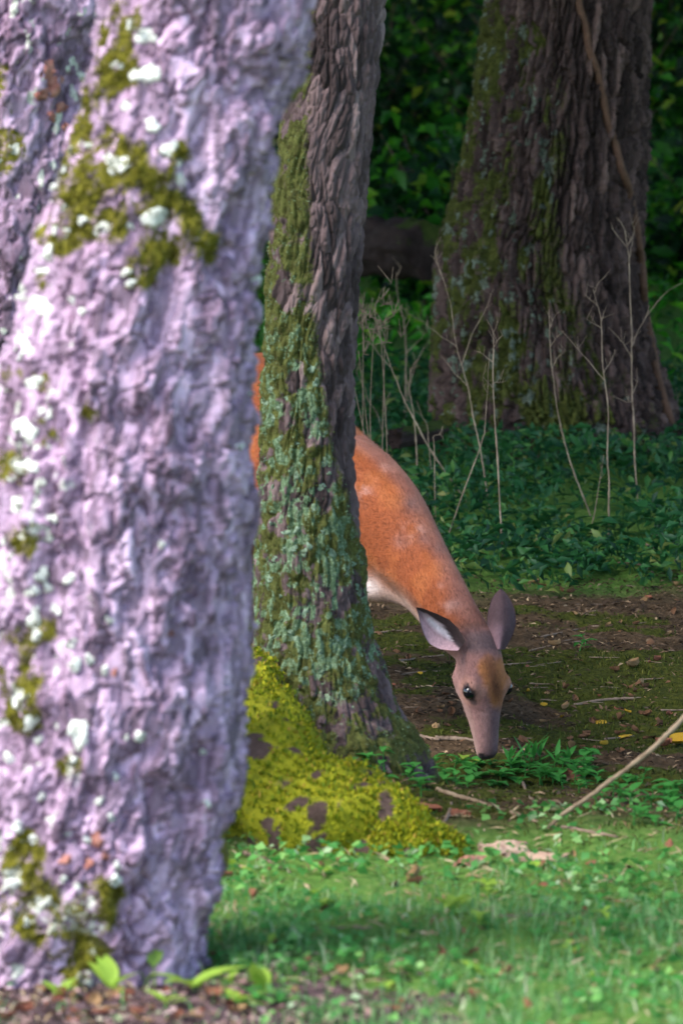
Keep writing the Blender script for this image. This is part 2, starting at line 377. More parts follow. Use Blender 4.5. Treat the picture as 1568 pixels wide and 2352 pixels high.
# ------------------------------------------------------------------ trees
TREES = {}
def trunk_mesh(d, edges, ground_y, top, top_x, top_r, kind, nth=260, nz=760, zfine_top=2.0, flare=.06, lobes=(4, .6), seed=0, lumps=.03):
    """edges: (row, left, right) of the trunk in the photograph, at distance d"""
    zz, cx, rr = [], [], []
    for y, l, r in edges:
        a, b = P(l, y, d), P(r, y, d)
        zz.append(a[2]); cx.append((a[0] + b[0]) / 2); rr.append((b[0] - a[0]) / 2)
    o = np.argsort(zz); zz = np.array(zz)[o]; cx = np.array(cx)[o]; rr = np.array(rr)[o]
    z0 = zz[0]
    zz = np.concatenate([[z0 - .25], zz, [zz[-1] + 1.5, top]])
    sl = (cx[-1] - cx[-3]) / (zz[-3] - zz[-5]) if len(cx) > 3 else 0
    cx = np.concatenate([[cx[0]], cx, [cx[-1] + sl * 1.2, top_x]])
    rr = np.concatenate([[rr[0] * 1.05], rr, [rr[-1] * .93, top_r]])
    zf = np.linspace(z0 - .25, zfine_top, nz); zc = np.linspace(zfine_top + .1, top, 40)
    Z = np.concatenate([zf, zc])
    def smooth(v):
        dz = np.linspace(zz[0], zz[-1], 900); q = np.interp(dz, zz, v)
        k = np.hanning(23); k /= k.sum(); q2 = np.convolve(np.pad(q, 11, 'edge'), k, 'valid')
        return np.interp(Z, dz, q2)
    CX, RR = smooth(cx), smooth(rr)
    u = np.linspace(-1, 1, nth, endpoint=False)
    ph = np.pi * (.62 * u + .38 * u ** 3)
    PH, ZZ = np.meshgrid(ph, Z); CXX = np.repeat(CX[:, None], nth, 1); RAD = np.repeat(RR[:, None], nth, 1)
    k, am = lobes
    RAD = RAD * (1 + lumps * (fbm(np.sin(PH) * 1.3 + seed, np.cos(PH) * 1.3, ZZ * 2.2, 3, seed) - .5) * 2)
    hb = np.clip(ZZ - (z0 + .02), 0, None)
    RAD = RAD + flare * np.exp(-hb / .13) * (1 - am + am * np.cos(k * PH + seed))
    ax, ay = RAD * np.sin(PH), -RAD * np.cos(PH)
    # bark relief: plates parted by cracks
    wx = (fbm(ax * 9, ay * 9, ZZ * 5, 3, seed + 50) - .5); wy = (fbm(ax * 9, ay * 9, ZZ * 5, 3, seed + 60) - .5)
    if kind == 'flaky':
        sc = 27.0
        f1, f2, cid = worley((ax + wx * .10 + .02 * (vnoise(ax * 55, ay * 55, ZZ * 40, 4) - .5)) * sc, (ay + wy * .10) * sc, (ZZ + wx * .10 + .03 * (vnoise(ax * 50, ay * 50, ZZ * 45, 5) - .5)) * sc * .55, seed)
        q = fbm((ax + wx * .05) * 23, (ay + wy * .05) * 23, (ZZ + wx * .06) * 12, 5, seed + 7) * 10
        fl = np.floor(q); ter = fl + sstep(.0, .13, q - fl)                      # overlapping flakes: a stepped field
        D = ter * .0088 + sstep(.0, .12, f2 - f1) * .011 * sstep(.4, .6, fbm(ax * 11, ay * 11, ZZ * 8, 2, 88)) + cid * .006 + (fbm(ax * 60, ay * 60, ZZ * 30, 3, seed) - .5) * .012
        D = D + (fbm(ax * 7, ay * 7, ZZ * 5, 3, seed + 3) - .5) * .015
        tone = ((fl * .37 + cid * 1.3) % 1.0)
    elif kind == 'furrow':
        sc = 40.0
        f1, f2, cid = worley((ax + wx * .06) * sc, (ay + wy * .06) * sc, (ZZ + wx * .2) * sc * .12, seed)
        g1, g2, _ = worley((ax + wx * .05) * sc * 2, (ay + wy * .05) * sc * 2, ZZ * sc * .55, seed + 5)
        D = sstep(.0, .36, f2 - f1) * .034 + cid * .010 + sstep(0, .3, g2 - g1) * .010 + (fbm(ax * 60, ay * 60, ZZ * 25, 3, seed) - .5) * .008
        D = D + (fbm(ax * 5, ay * 5, ZZ * 2, 3, seed + 3) - .5) * .05
        tone = cid
    else:
        sc = 42.0
        f1, f2, cid = worley((ax + wx * .05) * sc, (ay + wy * .05) * sc, (ZZ + wx * .1) * sc * .24, seed)
        g1, g2, _ = worley((ax + wx * .04) * sc * 1.9, (ay + wy * .04) * sc * 1.9, ZZ * sc * .6, seed + 5)
        D = sstep(.0, .4, f2 - f1) * .009 + cid * .003 + sstep(0, .3, g2 - g1) * .004 + (fbm(ax * 90, ay * 90, ZZ * 40, 3, seed) - .5) * .006
        D = D + (fbm(ax * 12, ay * 12, ZZ * 6, 3, seed + 3) - .5) * .022
        tone = cid
    D = D - D.mean()
    RAD = RAD + D
    V = np.stack([CXX + RAD * np.sin(PH), d - RAD * np.cos(PH), ZZ], -1)
    return V, PH, ZZ, tone
def limb_set(x, y, z, r, n, reach, seed):
    rs = np.random.default_rng(seed); parts = []
    for i in range(n):
        a = i * 2.4 + rs.uniform(-.4, .4); z1 = z - rs.uniform(0, 1.6); L = reach * rs.uniform(.6, 1)
        p0 = np.array([x, y, z1]); dr = np.array([math.cos(a), math.sin(a), rs.uniform(.35, .9)])
        pts = catmull([p0, p0 + dr * L * .35 + [0, 0, .1], p0 + dr * L * .7 + [rs.uniform(-.3, .3), rs.uniform(-.3, .3), .2], p0 + dr * L], 9)
        parts.append(tube(pts, np.linspace(r * .45, .015, 9), 7))
    return join(parts)
def crown_mesh(c, rad, n, size, seed):
    rs = np.random.default_rng(seed)
    k = max(12, n // 160)
    cc = rs.normal(0, 1, (k, 3)); cc /= np.linalg.norm(cc, axis=1)[:, None]; cc *= rs.uniform(.25, 1, (k, 1)) ** .5
    w = rs.integers(0, k, n)
    pts = cc[w] + rs.normal(0, .17, (n, 3))
    pts = np.asarray(c) + pts * np.asarray(rad)
    return leaf_cloud(pts, rs.uniform(.6, 1.2, n) * size, .6, .6)
def make_tree(name, label, d, edges, ground_y, top, top_x, top_r, kind, mat, maskfn, crown, group=None, tufts=None, **kw):
    root = empty(name); tag(root, label, 'tree', group)
    V, PH, ZZ, D = trunk_mesh(d, edges, ground_y, top, top_x, top_r, kind, **kw)
    nzz, nth = PH.shape
    px, py = proj(V)
    facing = np.cos(PH) > -.1
    m = maskfn(px, py, PH, ZZ, V, facing)
    Vf = V.reshape(-1, 3)
    tr = mesh_np('trunk', Vf, grid_faces(nth, nzz, True), mat, root, attrs={'mask': np.stack([m[0], m[1], D], -1).reshape(-1, 3)})
    lv, lf = limb_set(top_x, d, top - .1, top_r, 7, crown[1] * .8, int(d * 10)); mesh_np('limb', lv, lf, mat, root, attrs={'mask': np.zeros((len(lv), 3))})
    cv, cf = crown_mesh(crown[0], (crown[1], crown[1], crown[2]), crown[3], .34, int(d * 7)); mesh_np('crown', cv, cf, M['leaf_crown'], root, False)
    nrm = np.empty(len(Vf) * 3, np.float32); tr.data.vertex_normals.foreach_get('vector', nrm); nrm = nrm.reshape(-1, 3)
    sel = np.where((np.cos(PH) > .02).ravel() & (Vf[:, 2] < 2.2))[0]
    sel = sel[::2]
    kd = kdtree.KDTree(len(sel)); pxf, pyf = px.ravel(), py.ravel()
    for i, q in enumerate(sel): kd.insert((pxf[q], pyf[q], 0), int(q))
    kd.balance()
    def surf(x, y):
        _, q, _ = kd.find((x, y, 0)); n = nrm[q]
        if np.dot(n, Vf[q] - [CXm(Vf[q][2]), d, Vf[q][2]]) < 0: n = -n
        return Vf[q].astype(float), n.astype(float)
    cxs = V[..., 0].mean(1); zs = V[:, 0, 2]
    def CXm(z): return float(np.interp(z, zs, cxs))
    if tufts:
        mk = m[0].ravel(); cand = np.where((mk > tufts[1]) & (np.cos(PH) > -.05).ravel() & (Vf[:, 2] < 2.0))[0]
        q = rng.choice(cand, tufts[0]); bp = Vf[q] + rng.normal(0, .003, (tufts[0], 3)); nn_ = nrm[q]
        if np.dot(nn_[0], Vf[q[0]] - [CXm(Vf[q[0]][2]), d, Vf[q[0]][2]]) < 0: nn_ = -nn_
        up_ = nn_ * .8 + rng.normal(0, .5, (tufts[0], 3)) + [0, 0, .25]; up_ /= np.linalg.norm(up_, axis=1)[:, None]
        sd = np.cross(up_, rng.normal(0, 1, (tufts[0], 3))); sd /= np.linalg.norm(sd, axis=1)[:, None]
        ln_ = rng.uniform(tufts[2] * .5, tufts[2], (tufts[0], 1))
        tv = np.stack([bp - sd * ln_ * .22, bp + sd * ln_ * .22, bp + up_ * ln_], 1).reshape(-1, 3)
        mo = mesh_np('moss', tv, np.arange(len(tv)).reshape(-1, 3), M[tufts[3]], root, False); mo['kind'] = 'stuff'
    TREES[name] = (root, surf)
    return root, surf
def blob(px, py, x, y, r, q=1.0): return np.exp(-(((px - x) ** 2 + ((py - y) * q) ** 2) / (r * r)))
def lichen_patch(root, surf, x, y, r, mat, seed, thick=.006):
    rs = np.random.default_rng(seed); sp_ = 12; V = []; asp = rs.uniform(.75, 1.35)
    ph = rs.uniform(0, 6.28, 3)
    out = [1 + .22 * math.sin(2 * a + ph[0]) + .15 * math.sin(3 * a + ph[1]) + .1 * math.sin(5 * a + ph[2]) for a in np.linspace(0, 2 * np.pi, sp_, endpoint=False)]
    n0 = None
    cpos, n0 = surf(x, y); V.append(cpos + n0 * thick)
    for f, lift in ((.55, 1.0), (.85, .8), (1.0, -.6)):
        for k, a in enumerate(np.linspace(0, 2 * np.pi, sp_, endpoint=False)):
            p, n = surf(x + r * f * out[k] * math.cos(a) / asp ** .5, y + r * f * out[k] * math.sin(a) * asp ** .5)
            V.append(p + (n * .4 + n0 * .6) * thick * (lift + rs.uniform(-.25, .35)))
    Fs = [(0, 1 + k, 1 + (k + 1) % sp_) for k in range(sp_)]
    for rg in range(2):
        a, b = 1 + rg * sp_, 1 + (rg + 1) * sp_
        Fs += [(a + k, b + k, b + (k + 1) % sp_, a + (k + 1) % sp_) for k in range(sp_)]
    return mesh_np('lichen', np.array(V), Fs, mat, root)

# -- big leaning trunk with white lichen
def m_front(px, py, PH, ZZ, V, fc):
    nz = fbm(V[..., 0] * 22, V[..., 1] * 22, V[..., 2] * 16, 4, 3)
    m = 0
    for x, y, r in [(290, 40, 45), (262, 110, 40), (235, 190, 36), (290, 170, 34), (215, 240, 30), (190, 300, 40), (215, 330, 34), (165, 370, 40), (300, 350, 36), (260, 330, 30), (245, 430, 50), (180, 440, 40), (150, 490, 40), (140, 560, 34),
                    (290, 470, 55), (340, 400, 40), (380, 380, 36), (410, 350, 28), (350, 540, 34), (400, 560, 42), (450, 560, 40), (490, 575, 22), (420, 500, 40), (325, 630, 36), (330, 590, 26), (380, 480, 40), (235, 500, 50), (115, 520, 34), (90, 640, 28),
                    (210, 935, 26), (100, 880, 24), (100, 1000, 40), (60, 1240, 36), (110, 1330, 26), (100, 1440, 30), (50, 1570, 50), (60, 1640, 40), (160, 1760, 26), (30, 1480, 36), (240, 2080, 60), (60, 1950, 40), (100, 2120, 60), (30, 870, 30), (20, 1080, 40), (40, 2050, 60), (180, 2200, 60)]:
        m = m + blob(px, py, x, y, r * 1.15)
    nf = fbm(V[..., 0] * 42, V[..., 1] * 42, V[..., 2] * 34, 3, 8)
    m = np.where(fc, np.clip(np.clip(m * 1.3, 0, 1.0) * (-.78 + 1.3 * nz + 1.45 * nf), 0, .85), sstep(.5, .62, nz) * .6)
    l = sstep(.60, .70, fbm(V[..., 0] * 30, V[..., 1] * 30, V[..., 2] * 26, 3, 77)) * .55 * np.where(fc, .35 + .9 * np.exp(-((px - 60) / 140) ** 2), .6)
    l = l + .5 * sstep(.5, .6, fbm(V[..., 0] * 16, V[..., 1] * 16, V[..., 2] * 14, 3, 78)) * sstep(1900, 2150, py) * sstep(330, 180, px)
    return m, np.clip(l, 0, 1)
FE = [(0, 250, 708), (150, 212, 680), (300, 172, 650), (450, 125, 616), (600, 80, 594), (850, 12, 582), (1100, -25, 574), (1300, -45, 568), (1550, -60, 572), (1700, -68, 556), (1850, -80, 530), (2050, -95, 488), (2200, -120, 456), (2265, -140, 444)]
root, surf = make_tree('leaning_tree', 'leaning tree with pale mauve flaky bark, olive moss and bright white lichen', 8.8, FE, 2265, 6.4, 1.05, .12, 'flaky', M['bark_front'], m_front,
    ((1.1, 9.3, 8.4), 3.4, 2.9, 6500), seed=2, flare=.02, lobes=(5, .5), tufts=(9000, .42, .011, 'moss_olive'))
LW = [(335, 85, 24), (300, 60, 14), (332, 172, 30), (272, 150, 12), (290, 242, 12), (360, 168, 14), (272, 378, 26), (250, 366, 12), (197, 332, 13), (170, 345, 10), (155, 388, 14), (388, 342, 20), (352, 288, 18), (415, 412, 14), (350, 500, 26), (372, 492, 16), (235, 524, 18), (142, 535, 20), (190, 505, 11),
      (100, 705, 22), (150, 470, 10), (112, 580, 18), (95, 620, 14), (52, 800, 24), (78, 878, 18), (55, 985, 28), (62, 1070, 26), (20, 1100, 14), (165, 690, 9), (300, 650, 12), (290, 625, 12), (590, 645, 11), (190, 715, 8), (95, 1320, 18), (110, 1350, 14), (160, 1330, 14), (75, 1360, 16), (40, 1160, 16), (120, 1190, 12), (18, 1240, 12),
      (78, 1420, 22), (85, 1460, 14), (165, 1480, 12), (130, 1400, 12), (250, 1425, 10), (172, 1528, 16), (205, 1515, 13), (242, 1540, 10), (45, 1605, 22), (70, 1660, 18), (182, 1685, 30), (320, 1690, 14), (90, 1700, 11), (170, 1745, 10), (95, 1830, 11), (265, 1785, 10), (20, 1740, 12), (230, 1840, 9), (255, 1880, 10), (475, 1845, 10), (270, 1990, 10), (40, 1900, 14), (75, 1930, 10), (200, 1930, 10), (265, 2020, 14), (145, 2020, 9), (60, 2120, 10), (30, 2030, 16), (200, 2260, 9), (110, 2070, 12), (370, 1250, 9), (550, 1025, 10), (575, 905, 8), (465, 1730, 8), (290, 1695, 8), (120, 430, 12), (300, 520, 8), (410, 375, 9)]
for i, (x, y, r) in enumerate(LW): lichen_patch(root, surf, x, y, r, M['lichen_white'], i)

# -- straight trunk half hidden behind it
def m_back(px, py, PH, ZZ, V, fc):
    nz = fbm(V[..., 0] * 12, V[..., 1] * 12, V[..., 2] * 8, 4, 13)
    return sstep(.60, .72, nz) * .6, sstep(.64, .74, fbm(V[..., 0] * 40, V[..., 1] * 40, V[..., 2] * 30, 3, 17)) * .8
BE = [(0, -190, 285), (400, -200, 262), (800, -205, 250), (1300, -210, 240), (1700, -225, 240), (1965, -250, 250)]
sroot, ssurf = make_tree('straight_tree', 'upright tree with greyish mauve bark standing behind the leaning lichen tree', 10.2, BE, 1960, 6.8, -.75, .12, 'flaky', M['bark_front'], m_back,
    ((-1.2, 10.6, 8.6), 3.2, 2.8, 6000), seed=9, flare=.03, nth=200, nz=480)

M['scar'] = plain('scar', (.30, .10, .08), (.52, .26, .20), 60, .85, .006)
for i, (x, y, r) in enumerate([(112, 160, 20), (125, 195, 22), (98, 215, 16), (140, 245, 14), (118, 265, 12), (150, 290, 9)]):
    o = lichen_patch(sroot, ssurf, x, y, r, M['scar'], 200 + i, .004); o.name = 'bare_scar'
for i, (x, y, r) in enumerate([(150, 1975, 15), (222, 1930, 16), (262, 1545, 9), (392, 1455, 8), (205, 1985, 12), (240, 1965, 10)]):
    o = lichen_patch(root, surf, x, y, r, M['scar'], 230 + i, .005); o.name = 'bare_scar'

# -- slim mossy trunk in front of the deer
def m_mid(px, py, PH, ZZ, V, fc):
    nz = fbm(V[..., 0] * 30, V[..., 1] * 30, V[..., 2] * 24, 4, 21); n2 = fbm(V[..., 0] * 9, V[..., 1] * 9, V[..., 2] * 7, 3, 25)
    n3 = fbm(V[..., 0] * 60, V[..., 1] * 60, V[..., 2] * 45, 3, 29)
    lim = np.interp(py, [0, 300, 500, 700, 900, 1100, 1300, 1500, 1700], [-.7, -.45, -.2, .05, .35, .7, 1.1, 1.4, 1.5])   # how far round the moss reaches
    side = sstep(.35, -.25, np.sin(PH) - lim)
    side = np.where(np.cos(PH) > -.2, side, .3)
    m = side * sstep(.30, .52, nz * .6 + n2 * .4) * .85
    lo = np.interp(py, [0, 500, 800, 1000, 1500, 1700], [.25, .45, .8, 1, 1, .45])
    l = side * sstep(.42, .60, n3 * .75 + n2 * .25) * lo * .72
    l = np.maximum(l, .9 * np.clip(blob(px, py, 700, 900, 26, .6) + blob(px, py, 712, 960, 24, .7) + blob(px, py, 690, 1180, 30, .6) + blob(px, py, 760, 1310, 24, .4) + blob(px, py, 660, 1260, 22, .6), 0, 1) * (-.3 + 2 * n3))
    return m, np.clip(l, 0, 1)
ME = [(0, 690, 880), (150, 668, 866), (300, 648, 850), (450, 630, 836), (600, 618, 823), (750, 610, 812), (900, 606, 806), (1000, 604, 806), (1100, 598, 812), (1200, 592, 822), (1350, 588, 838), (1450, 586, 852), (1550, 580, 880), (1620, 568, 910), (1680, 548, 945), (1760, 520, 985)]
root, surf = make_tree('mossy_tree', 'slim curved tree with mint lichen and moss, standing in front of the deer', 11.6, ME, 1760, 7.0, .95, .07, 'fine', M['bark_middle'], m_mid,
    ((1.4, 12.0, 8.8), 2.6, 2.3, 4200), seed=5, flare=.02, nth=260, nz=820, lumps=.05, tufts=(12000, .45, .007, 'moss_bark'))
mid_root = root
for i in range(48):
    y = rng.uniform(820, 1620); x = rng.uniform(600, np.interp(y, [820, 1100, 1350, 1620], [730, 770, 820, 860]))
    lichen_patch(root, surf, x, y, rng.uniform(4, 10), M['lichen_grey'] , 300 + i, .0016)

# roots of the slim tree
def root_part(pts, rads, name='root', seg=40, n=90, seed=0, mat=None, mossy=1.0):
    c = catmull(np.array([P(*p) for p in pts]), n); r = np.interp(np.linspace(0, 1, n), np.linspace(0, 1, len(rads)), rads)
    T = np.gradient(c, axis=0); T /= np.linalg.norm(T, axis=1)[:, None]
    A = np.cross(T, [0, 0, 1]); A /= np.linalg.norm(A, axis=1)[:, None]; B = np.cross(A, T)
    th = np.linspace(0, 2 * np.pi, seg, endpoint=False)
    dirs = np.cos(th)[None, :, None] * A[:, None] + np.sin(th)[None, :, None] * B[:, None]
    V0 = c[:, None] + dirs * r[:, None, None]
    nn = (fbm(V0[..., 0] * 9, V0[..., 1] * 9, V0[..., 2] * 9, 4, seed) - .5) * .15 + (fbm(V0[..., 0] * 45, V0[..., 1] * 45, V0[..., 2] * 45, 3, seed) - .5) * .02
    V = V0 + dirs * nn[..., None]
    mm = sstep(.31, .46, fbm(V[..., 0] * 21, V[..., 1] * 21, V[..., 2] * 21, 5, seed + 1)) * mossy
    o = mesh_np(name, V.reshape(-1, 3), grid_faces(seg, n, True), mat or M['root'], mid_root, attrs={'mask': np.stack([mm, mm * 0, mm * 0], -1).reshape(-1, 3)})
    return o, V, dirs, mm
M['root'] = bark_mat('root', [(.13, .085, .07), (.22, .15, .12), (.34, .24, .2)], [(.10, .12, .006), (.22, .23, .01), (.34, .32, .02)], [(.4, .5, .4), (.6, .7, .6)], 60, 1)
ro, RV, RD, rm = root_part([(588, 1540, 11.45), (580, 1690, 11.05), (620, 1845, 10.6), (770, 1915, 10.42), (930, 1950, 10.33), (1060, 1975, 10.28)], [.05, .11, .155, .132, .088, .028], seed=4)
sel = np.where((RD[..., 2] > -.2).ravel())[0]
w = rm.ravel()[sel] ** 1.5 + .02; pick = rng.choice(sel, 17000, p=w / w.sum())
bp = RV.reshape(-1, 3)[pick] + rng.normal(0, .004, (17000, 3))
bv, bf = blades(bp, rng.uniform(.004, .013, 17000) * (.5 + 1.2 * fbm(bp[:, 0] * 30, bp[:, 1] * 30, bp[:, 2] * 30, 2, 5)), rng.uniform(.003, .007, 17000), .8)
o = mesh_np('moss', bv, bf, M['moss_tuft'], mid_root, False); o['kind'] = 'stuff'

# -- massive furrowed trunk
def m_right(px, py, PH, ZZ, V, fc):
    nz = fbm(V[..., 0] * 16, V[..., 1] * 16, V[..., 2] * 7, 4, 33); n2 = fbm(V[..., 0] * 5, V[..., 1] * 5, V[..., 2] * 3, 3, 35)
    lim = np.interp(py, [0, 300, 600, 800, 1000], [-.25, .05, .15, .45, .85])
    side = sstep(.45, -.35, np.sin(PH) - lim); side = np.where(np.cos(PH) > -.3, side, .4)
    m = side * sstep(.34, .60, nz * .7 + n2 * .3) * .8
    l = sstep(.60, .68, fbm(V[..., 0] * 28, V[..., 1] * 28, V[..., 2] * 16, 4, 39)) * .7 * side
    return m, np.clip(l, 0, 1)
RE = [(0, 1122, 1488), (120, 1108, 1484), (250, 1085, 1476), (350, 1066, 1472), (450, 1044, 1470), (560, 1018, 1470), (650, 1010, 1476), (750, 1006, 1490), (850, 1002, 1512), (920, 998, 1536), (1010, 985, 1575), (1060, 968, 1605)]
root, surf = make_tree('furrowed_tree', 'massive tree with dark deeply furrowed bark, mossy on one side', 19.0, RE, 1060, 8.0, .95, .26, 'furrow', M['bark_right'], m_right,
    ((1.0, 19.5, 11), 5.0, 4.0, 6000), seed=3, flare=.04, nth=280, nz=720, zfine_top=2.3)
for i in range(50):
    if i < 22: x, y = rng.normal(1195, 40), rng.uniform(90, 330)
    elif i < 42: x, y = rng.uniform(1030, 1260), rng.uniform(300, 980)
    else: x, y = rng.uniform(1150, 1420), rng.uniform(500, 1000)
    lichen_patch(root, surf, x, y, rng.uniform(3, 9), M['lichen_dull'], 600 + i, .004)
# vine climbing it
vp = []
for x, y in catmull([(1322, -40), (1334, 20), (1350, 90), (1364, 160), (1384, 232), (1400, 300), (1420, 370), (1438, 440), (1452, 500), (1461, 560), (1466, 610), (1476, 670), (1486, 760), (1500, 850), (1520, 930), (1545, 1005)], 60):
    p, n = surf(min(x, np.interp(y, [0, 560, 750, 900, 1010], [1480, 1462, 1480, 1520, 1550])), y); vp.append(p + n * .012)
vp = np.array(vp); k = np.hanning(7); k /= k.sum()
vp = np.stack([np.convolve(np.pad(vp[:, i], 3, 'edge'), k, 'valid') for i in range(3)], 1)
vv, vf = tube(vp, np.linspace(.014, .019, 60), 9)
tag(mesh_np('climbing_vine', vv, vf, M['vine']), 'bare brown vine climbing up the massive furrowed trunk', 'vine')

# ------------------------------------------------------------------ woodland behind
def far_tree(x, d, r, top, crown_r, n, seed, label, group):
    rs = np.random.default_rng(seed); g = float(gz(x, d))
    root = empty('woodland_tree'); tag(root, label, 'tree', group)
    pts = catmull([(x, d, g - .3), (x + rs.uniform(-.1, .1), d, g + 1.2), (x + rs.uniform(-.3, .3), d, g + 3), (x + rs.uniform(-.5, .5), d, top)], 22)
    v, f = tube(pts, np.concatenate([[r * 1.35], np.linspace(r, r * .45, 21)]), 18)
    v[:, :2] += ((fbm(v[:, 0] * 9, v[:, 1] * 9, v[:, 2] * 1.5, 3, seed)[:, None]) - .5) * r * .3
    mesh_np('trunk', v, f, M['bark_far'], root, attrs={'mask': np.stack([fbm(v[:, 0] * 4, v[:, 1] * 4, v[:, 2], 3, seed), v[:, 0] * 0, v[:, 0] * 0], 1)})
    lv, lf = limb_set(pts[-1][0], d, top - .1, r * .5, 6, crown_r * .8, seed); mesh_np('limb', lv, lf, M['bark_far'], root, attrs={'mask': np.zeros((len(lv), 3))})
    cv, cf = crown_mesh((x, d, top + crown_r * .45), (crown_r, crown_r, crown_r * .8), n, .42, seed); mesh_np('crown', cv, cf, M['leaf_crown'], root, False)
FT = [(.9, 31, .14), (.35, 36, .10), (.62, 44, .22), (1.45, 48, .2), (3.0, 40, .25), (-1.2, 38, .2), (-3.2, 26, .22), (5.8, 27, .3), (-5.5, 20, .25), (6.2, 19, .28), (-4.8, 33, .25), (5.2, 36, .25), (-7, 42, .3), (7.5, 45, .3), (0, 54, .3), (3.5, 55, .3), (-3.4, 52, .3), (4.3, 12.8, .22), (-9, 30, .3), (9, 31, .3), (-5.2, 15.0, .2), (-7.5, 18, .25)]  # unseen side trees are added for shade, the last ones for the furrowed trunk
for i, (x, d, r) in enumerate(FT):
    far_tree(x, d, r, 5.0 + (i % 3), 4.3, 6500, 40 + i, 'dark slender woodland tree far behind the massive furrowed trunk' if i < 5 else 'dark tree of the surrounding wood', 'trunks seen between the shrubs' if i < 5 else 'trees of the surrounding wood')
def shrub(x, d, h, w, n, size, seed, label, group, mat):
    rs = np.random.default_rng(seed); g = float(gz(x, d))
    root = empty('shrub'); tag(root, label, 'shrub', group)
    k = 26; parts = []; cl = []
    for i in range(k):
        a = rs.uniform(0, 6.28); tip = np.array([x + math.cos(a) * w * rs.uniform(.1, 1), d + math.sin(a) * w * rs.uniform(.1, 1), g + h * rs.uniform(.25, 1)])
        b = np.array([x + rs.normal(0, .08), d + rs.normal(0, .08), g - .05])
        pts = catmull([b, b * .6 + tip * .4 + [0, 0, .15 * h], tip], 7); parts.append(tube(pts, np.linspace(.014, .003, 7), 5))
        m = n // k
        cl.append(pts[rs.integers(2, 7, m)] + rs.normal(0, .14, (m, 3)) * [1, 1, .6])
    v, f = join(parts); mesh_np('stem', v, f, M['log'], root)
    C = np.concatenate(cl); C[:, 2] = np.maximum(C[:, 2], g + .03)
    lv, lf = leaf_cloud(C, rs.uniform(.6, 1.3, len(C)) * size, .75, .5); mesh_np('foliage', lv, lf, mat, root, False)
SH = [(.55, 24, 1.0, .6), (1.15, 26.5, 1.7, .9), (.15, 28, 1.6, .9), (2.0, 25, .9, .7), (2.7, 28.5, 2.0, 1.0), (-.8, 27, 1.5, 1.), (.75, 32, 2.6, 1.2), (1.9, 33, 2.6, 1.3), (3.3, 35, 2.8, 1.4), (-.2, 34, 2.6, 1.2), (-1.6, 31, 2.2, 1.2), (.8, 39, 3.3, 1.6), (2.5, 41, 3.4, 1.6), (-.9, 42, 3.4, 1.7), (4.2, 43, 3.5, 1.7), (1.0, 47, 4.2, 2.2), (3.0, 49, 4.3, 2.2), (-1.2, 49, 4.2, 2.2), (5.2, 49, 4.2, 2.2), (-3.0, 40, 3.2, 1.8), (-4, 48, 4.2, 2.4), (1.6, 58, 6, 3.5), (-3, 60, 6, 3.5), (6, 60, 6, 3.5)]
for i, (x, d, h, w) in enumerate(SH):
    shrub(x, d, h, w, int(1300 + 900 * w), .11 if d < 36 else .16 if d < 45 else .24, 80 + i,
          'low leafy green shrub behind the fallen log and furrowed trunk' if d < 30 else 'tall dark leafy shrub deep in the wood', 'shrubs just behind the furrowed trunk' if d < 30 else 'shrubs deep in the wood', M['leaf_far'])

# fallen log and bark slab
def log_obj(name, p0, p1, r0, r1, label, cat, mat, seed, parent=None):
    c = np.linspace(p0, p1, 40) + [0, 0, 0]; seg = 30
    T = (np.array(p1) - p0); T /= np.linalg.norm(T); A = np.cross(T, [0, 0, 1]); A /= np.linalg.norm(A); B = np.cross(A, T)
    th = np.linspace(0, 2 * np.pi, seg, endpoint=False); r = np.linspace(r0, r1, 40)
    dirs = np.cos(th)[None, :, None] * A + np.sin(th)[None, :, None] * B
    dirs = np.repeat(dirs, 40, 0); V = c[:, None] + dirs * r[:, None, None]
    al = np.linspace(0, np.linalg.norm(np.array(p1) - p0), 40)[:, None] + 0 * th[None]
    V = V + dirs * ((fbm(np.cos(th)[None] * 4 + 0 * al, np.sin(th)[None] * 4 + 0 * al, al * 3, 4, seed) - .5) * r0 * 1.1 + (fbm(np.cos(th)[None] * 14 + 0 * al, np.sin(th)[None] * 14 + 0 * al, al * 12, 4, seed + 2) - .5) * r0 * .5)[..., None]
    V = V.reshape(-1, 3); Fq = [tuple(q) for q in grid_faces(seg, 40, True)]
    V = np.concatenate([V, [c[0] + T * .05, c[-1] - T * .05]])
    Fq += [(40 * seg, (k + 1) % seg, k) for k in range(seg)] + [(40 * seg + 1, 39 * seg + k, 39 * seg + (k + 1) % seg) for k in range(seg)]
    mk = sstep(.4, .6, fbm(V[:, 0] * 5, V[:, 1] * 5, V[:, 2] * 5, 3, seed)) * sstep(-.3, .6, np.concatenate([dirs[..., 2].ravel(), [0, 0]]))
    o = mesh_np(name, V, Fq, mat, parent, attrs={'mask': np.stack([mk, mk * 0, mk * 0], 1)})
    if label: tag(o, label, cat)
    return o
M['log_bark'] = bark_mat('log_bark', [(.04, .026, .022), (.09, .06, .052), (.16, .11, .10)], [(.02, .035, .005), (.035, .055, .008), (.06, .08, .015)], [(.2, .3, .2), (.3, .4, .3)], 25, 1)
log_obj('fallen_log', P(690, 545, 23.4), P(985, 572, 22.4), .115, .125, 'mossy fallen log lying behind the slim mossy tree', 'log', M['log_bark'], 3)
log_obj('bark_slab', P(905, 1008, 17.6), P(1010, 985, 17.9), .035, .03, 'piece of rotten brown wood lying beside the furrowed trunk', 'wood piece', M['log_bark'], 5)

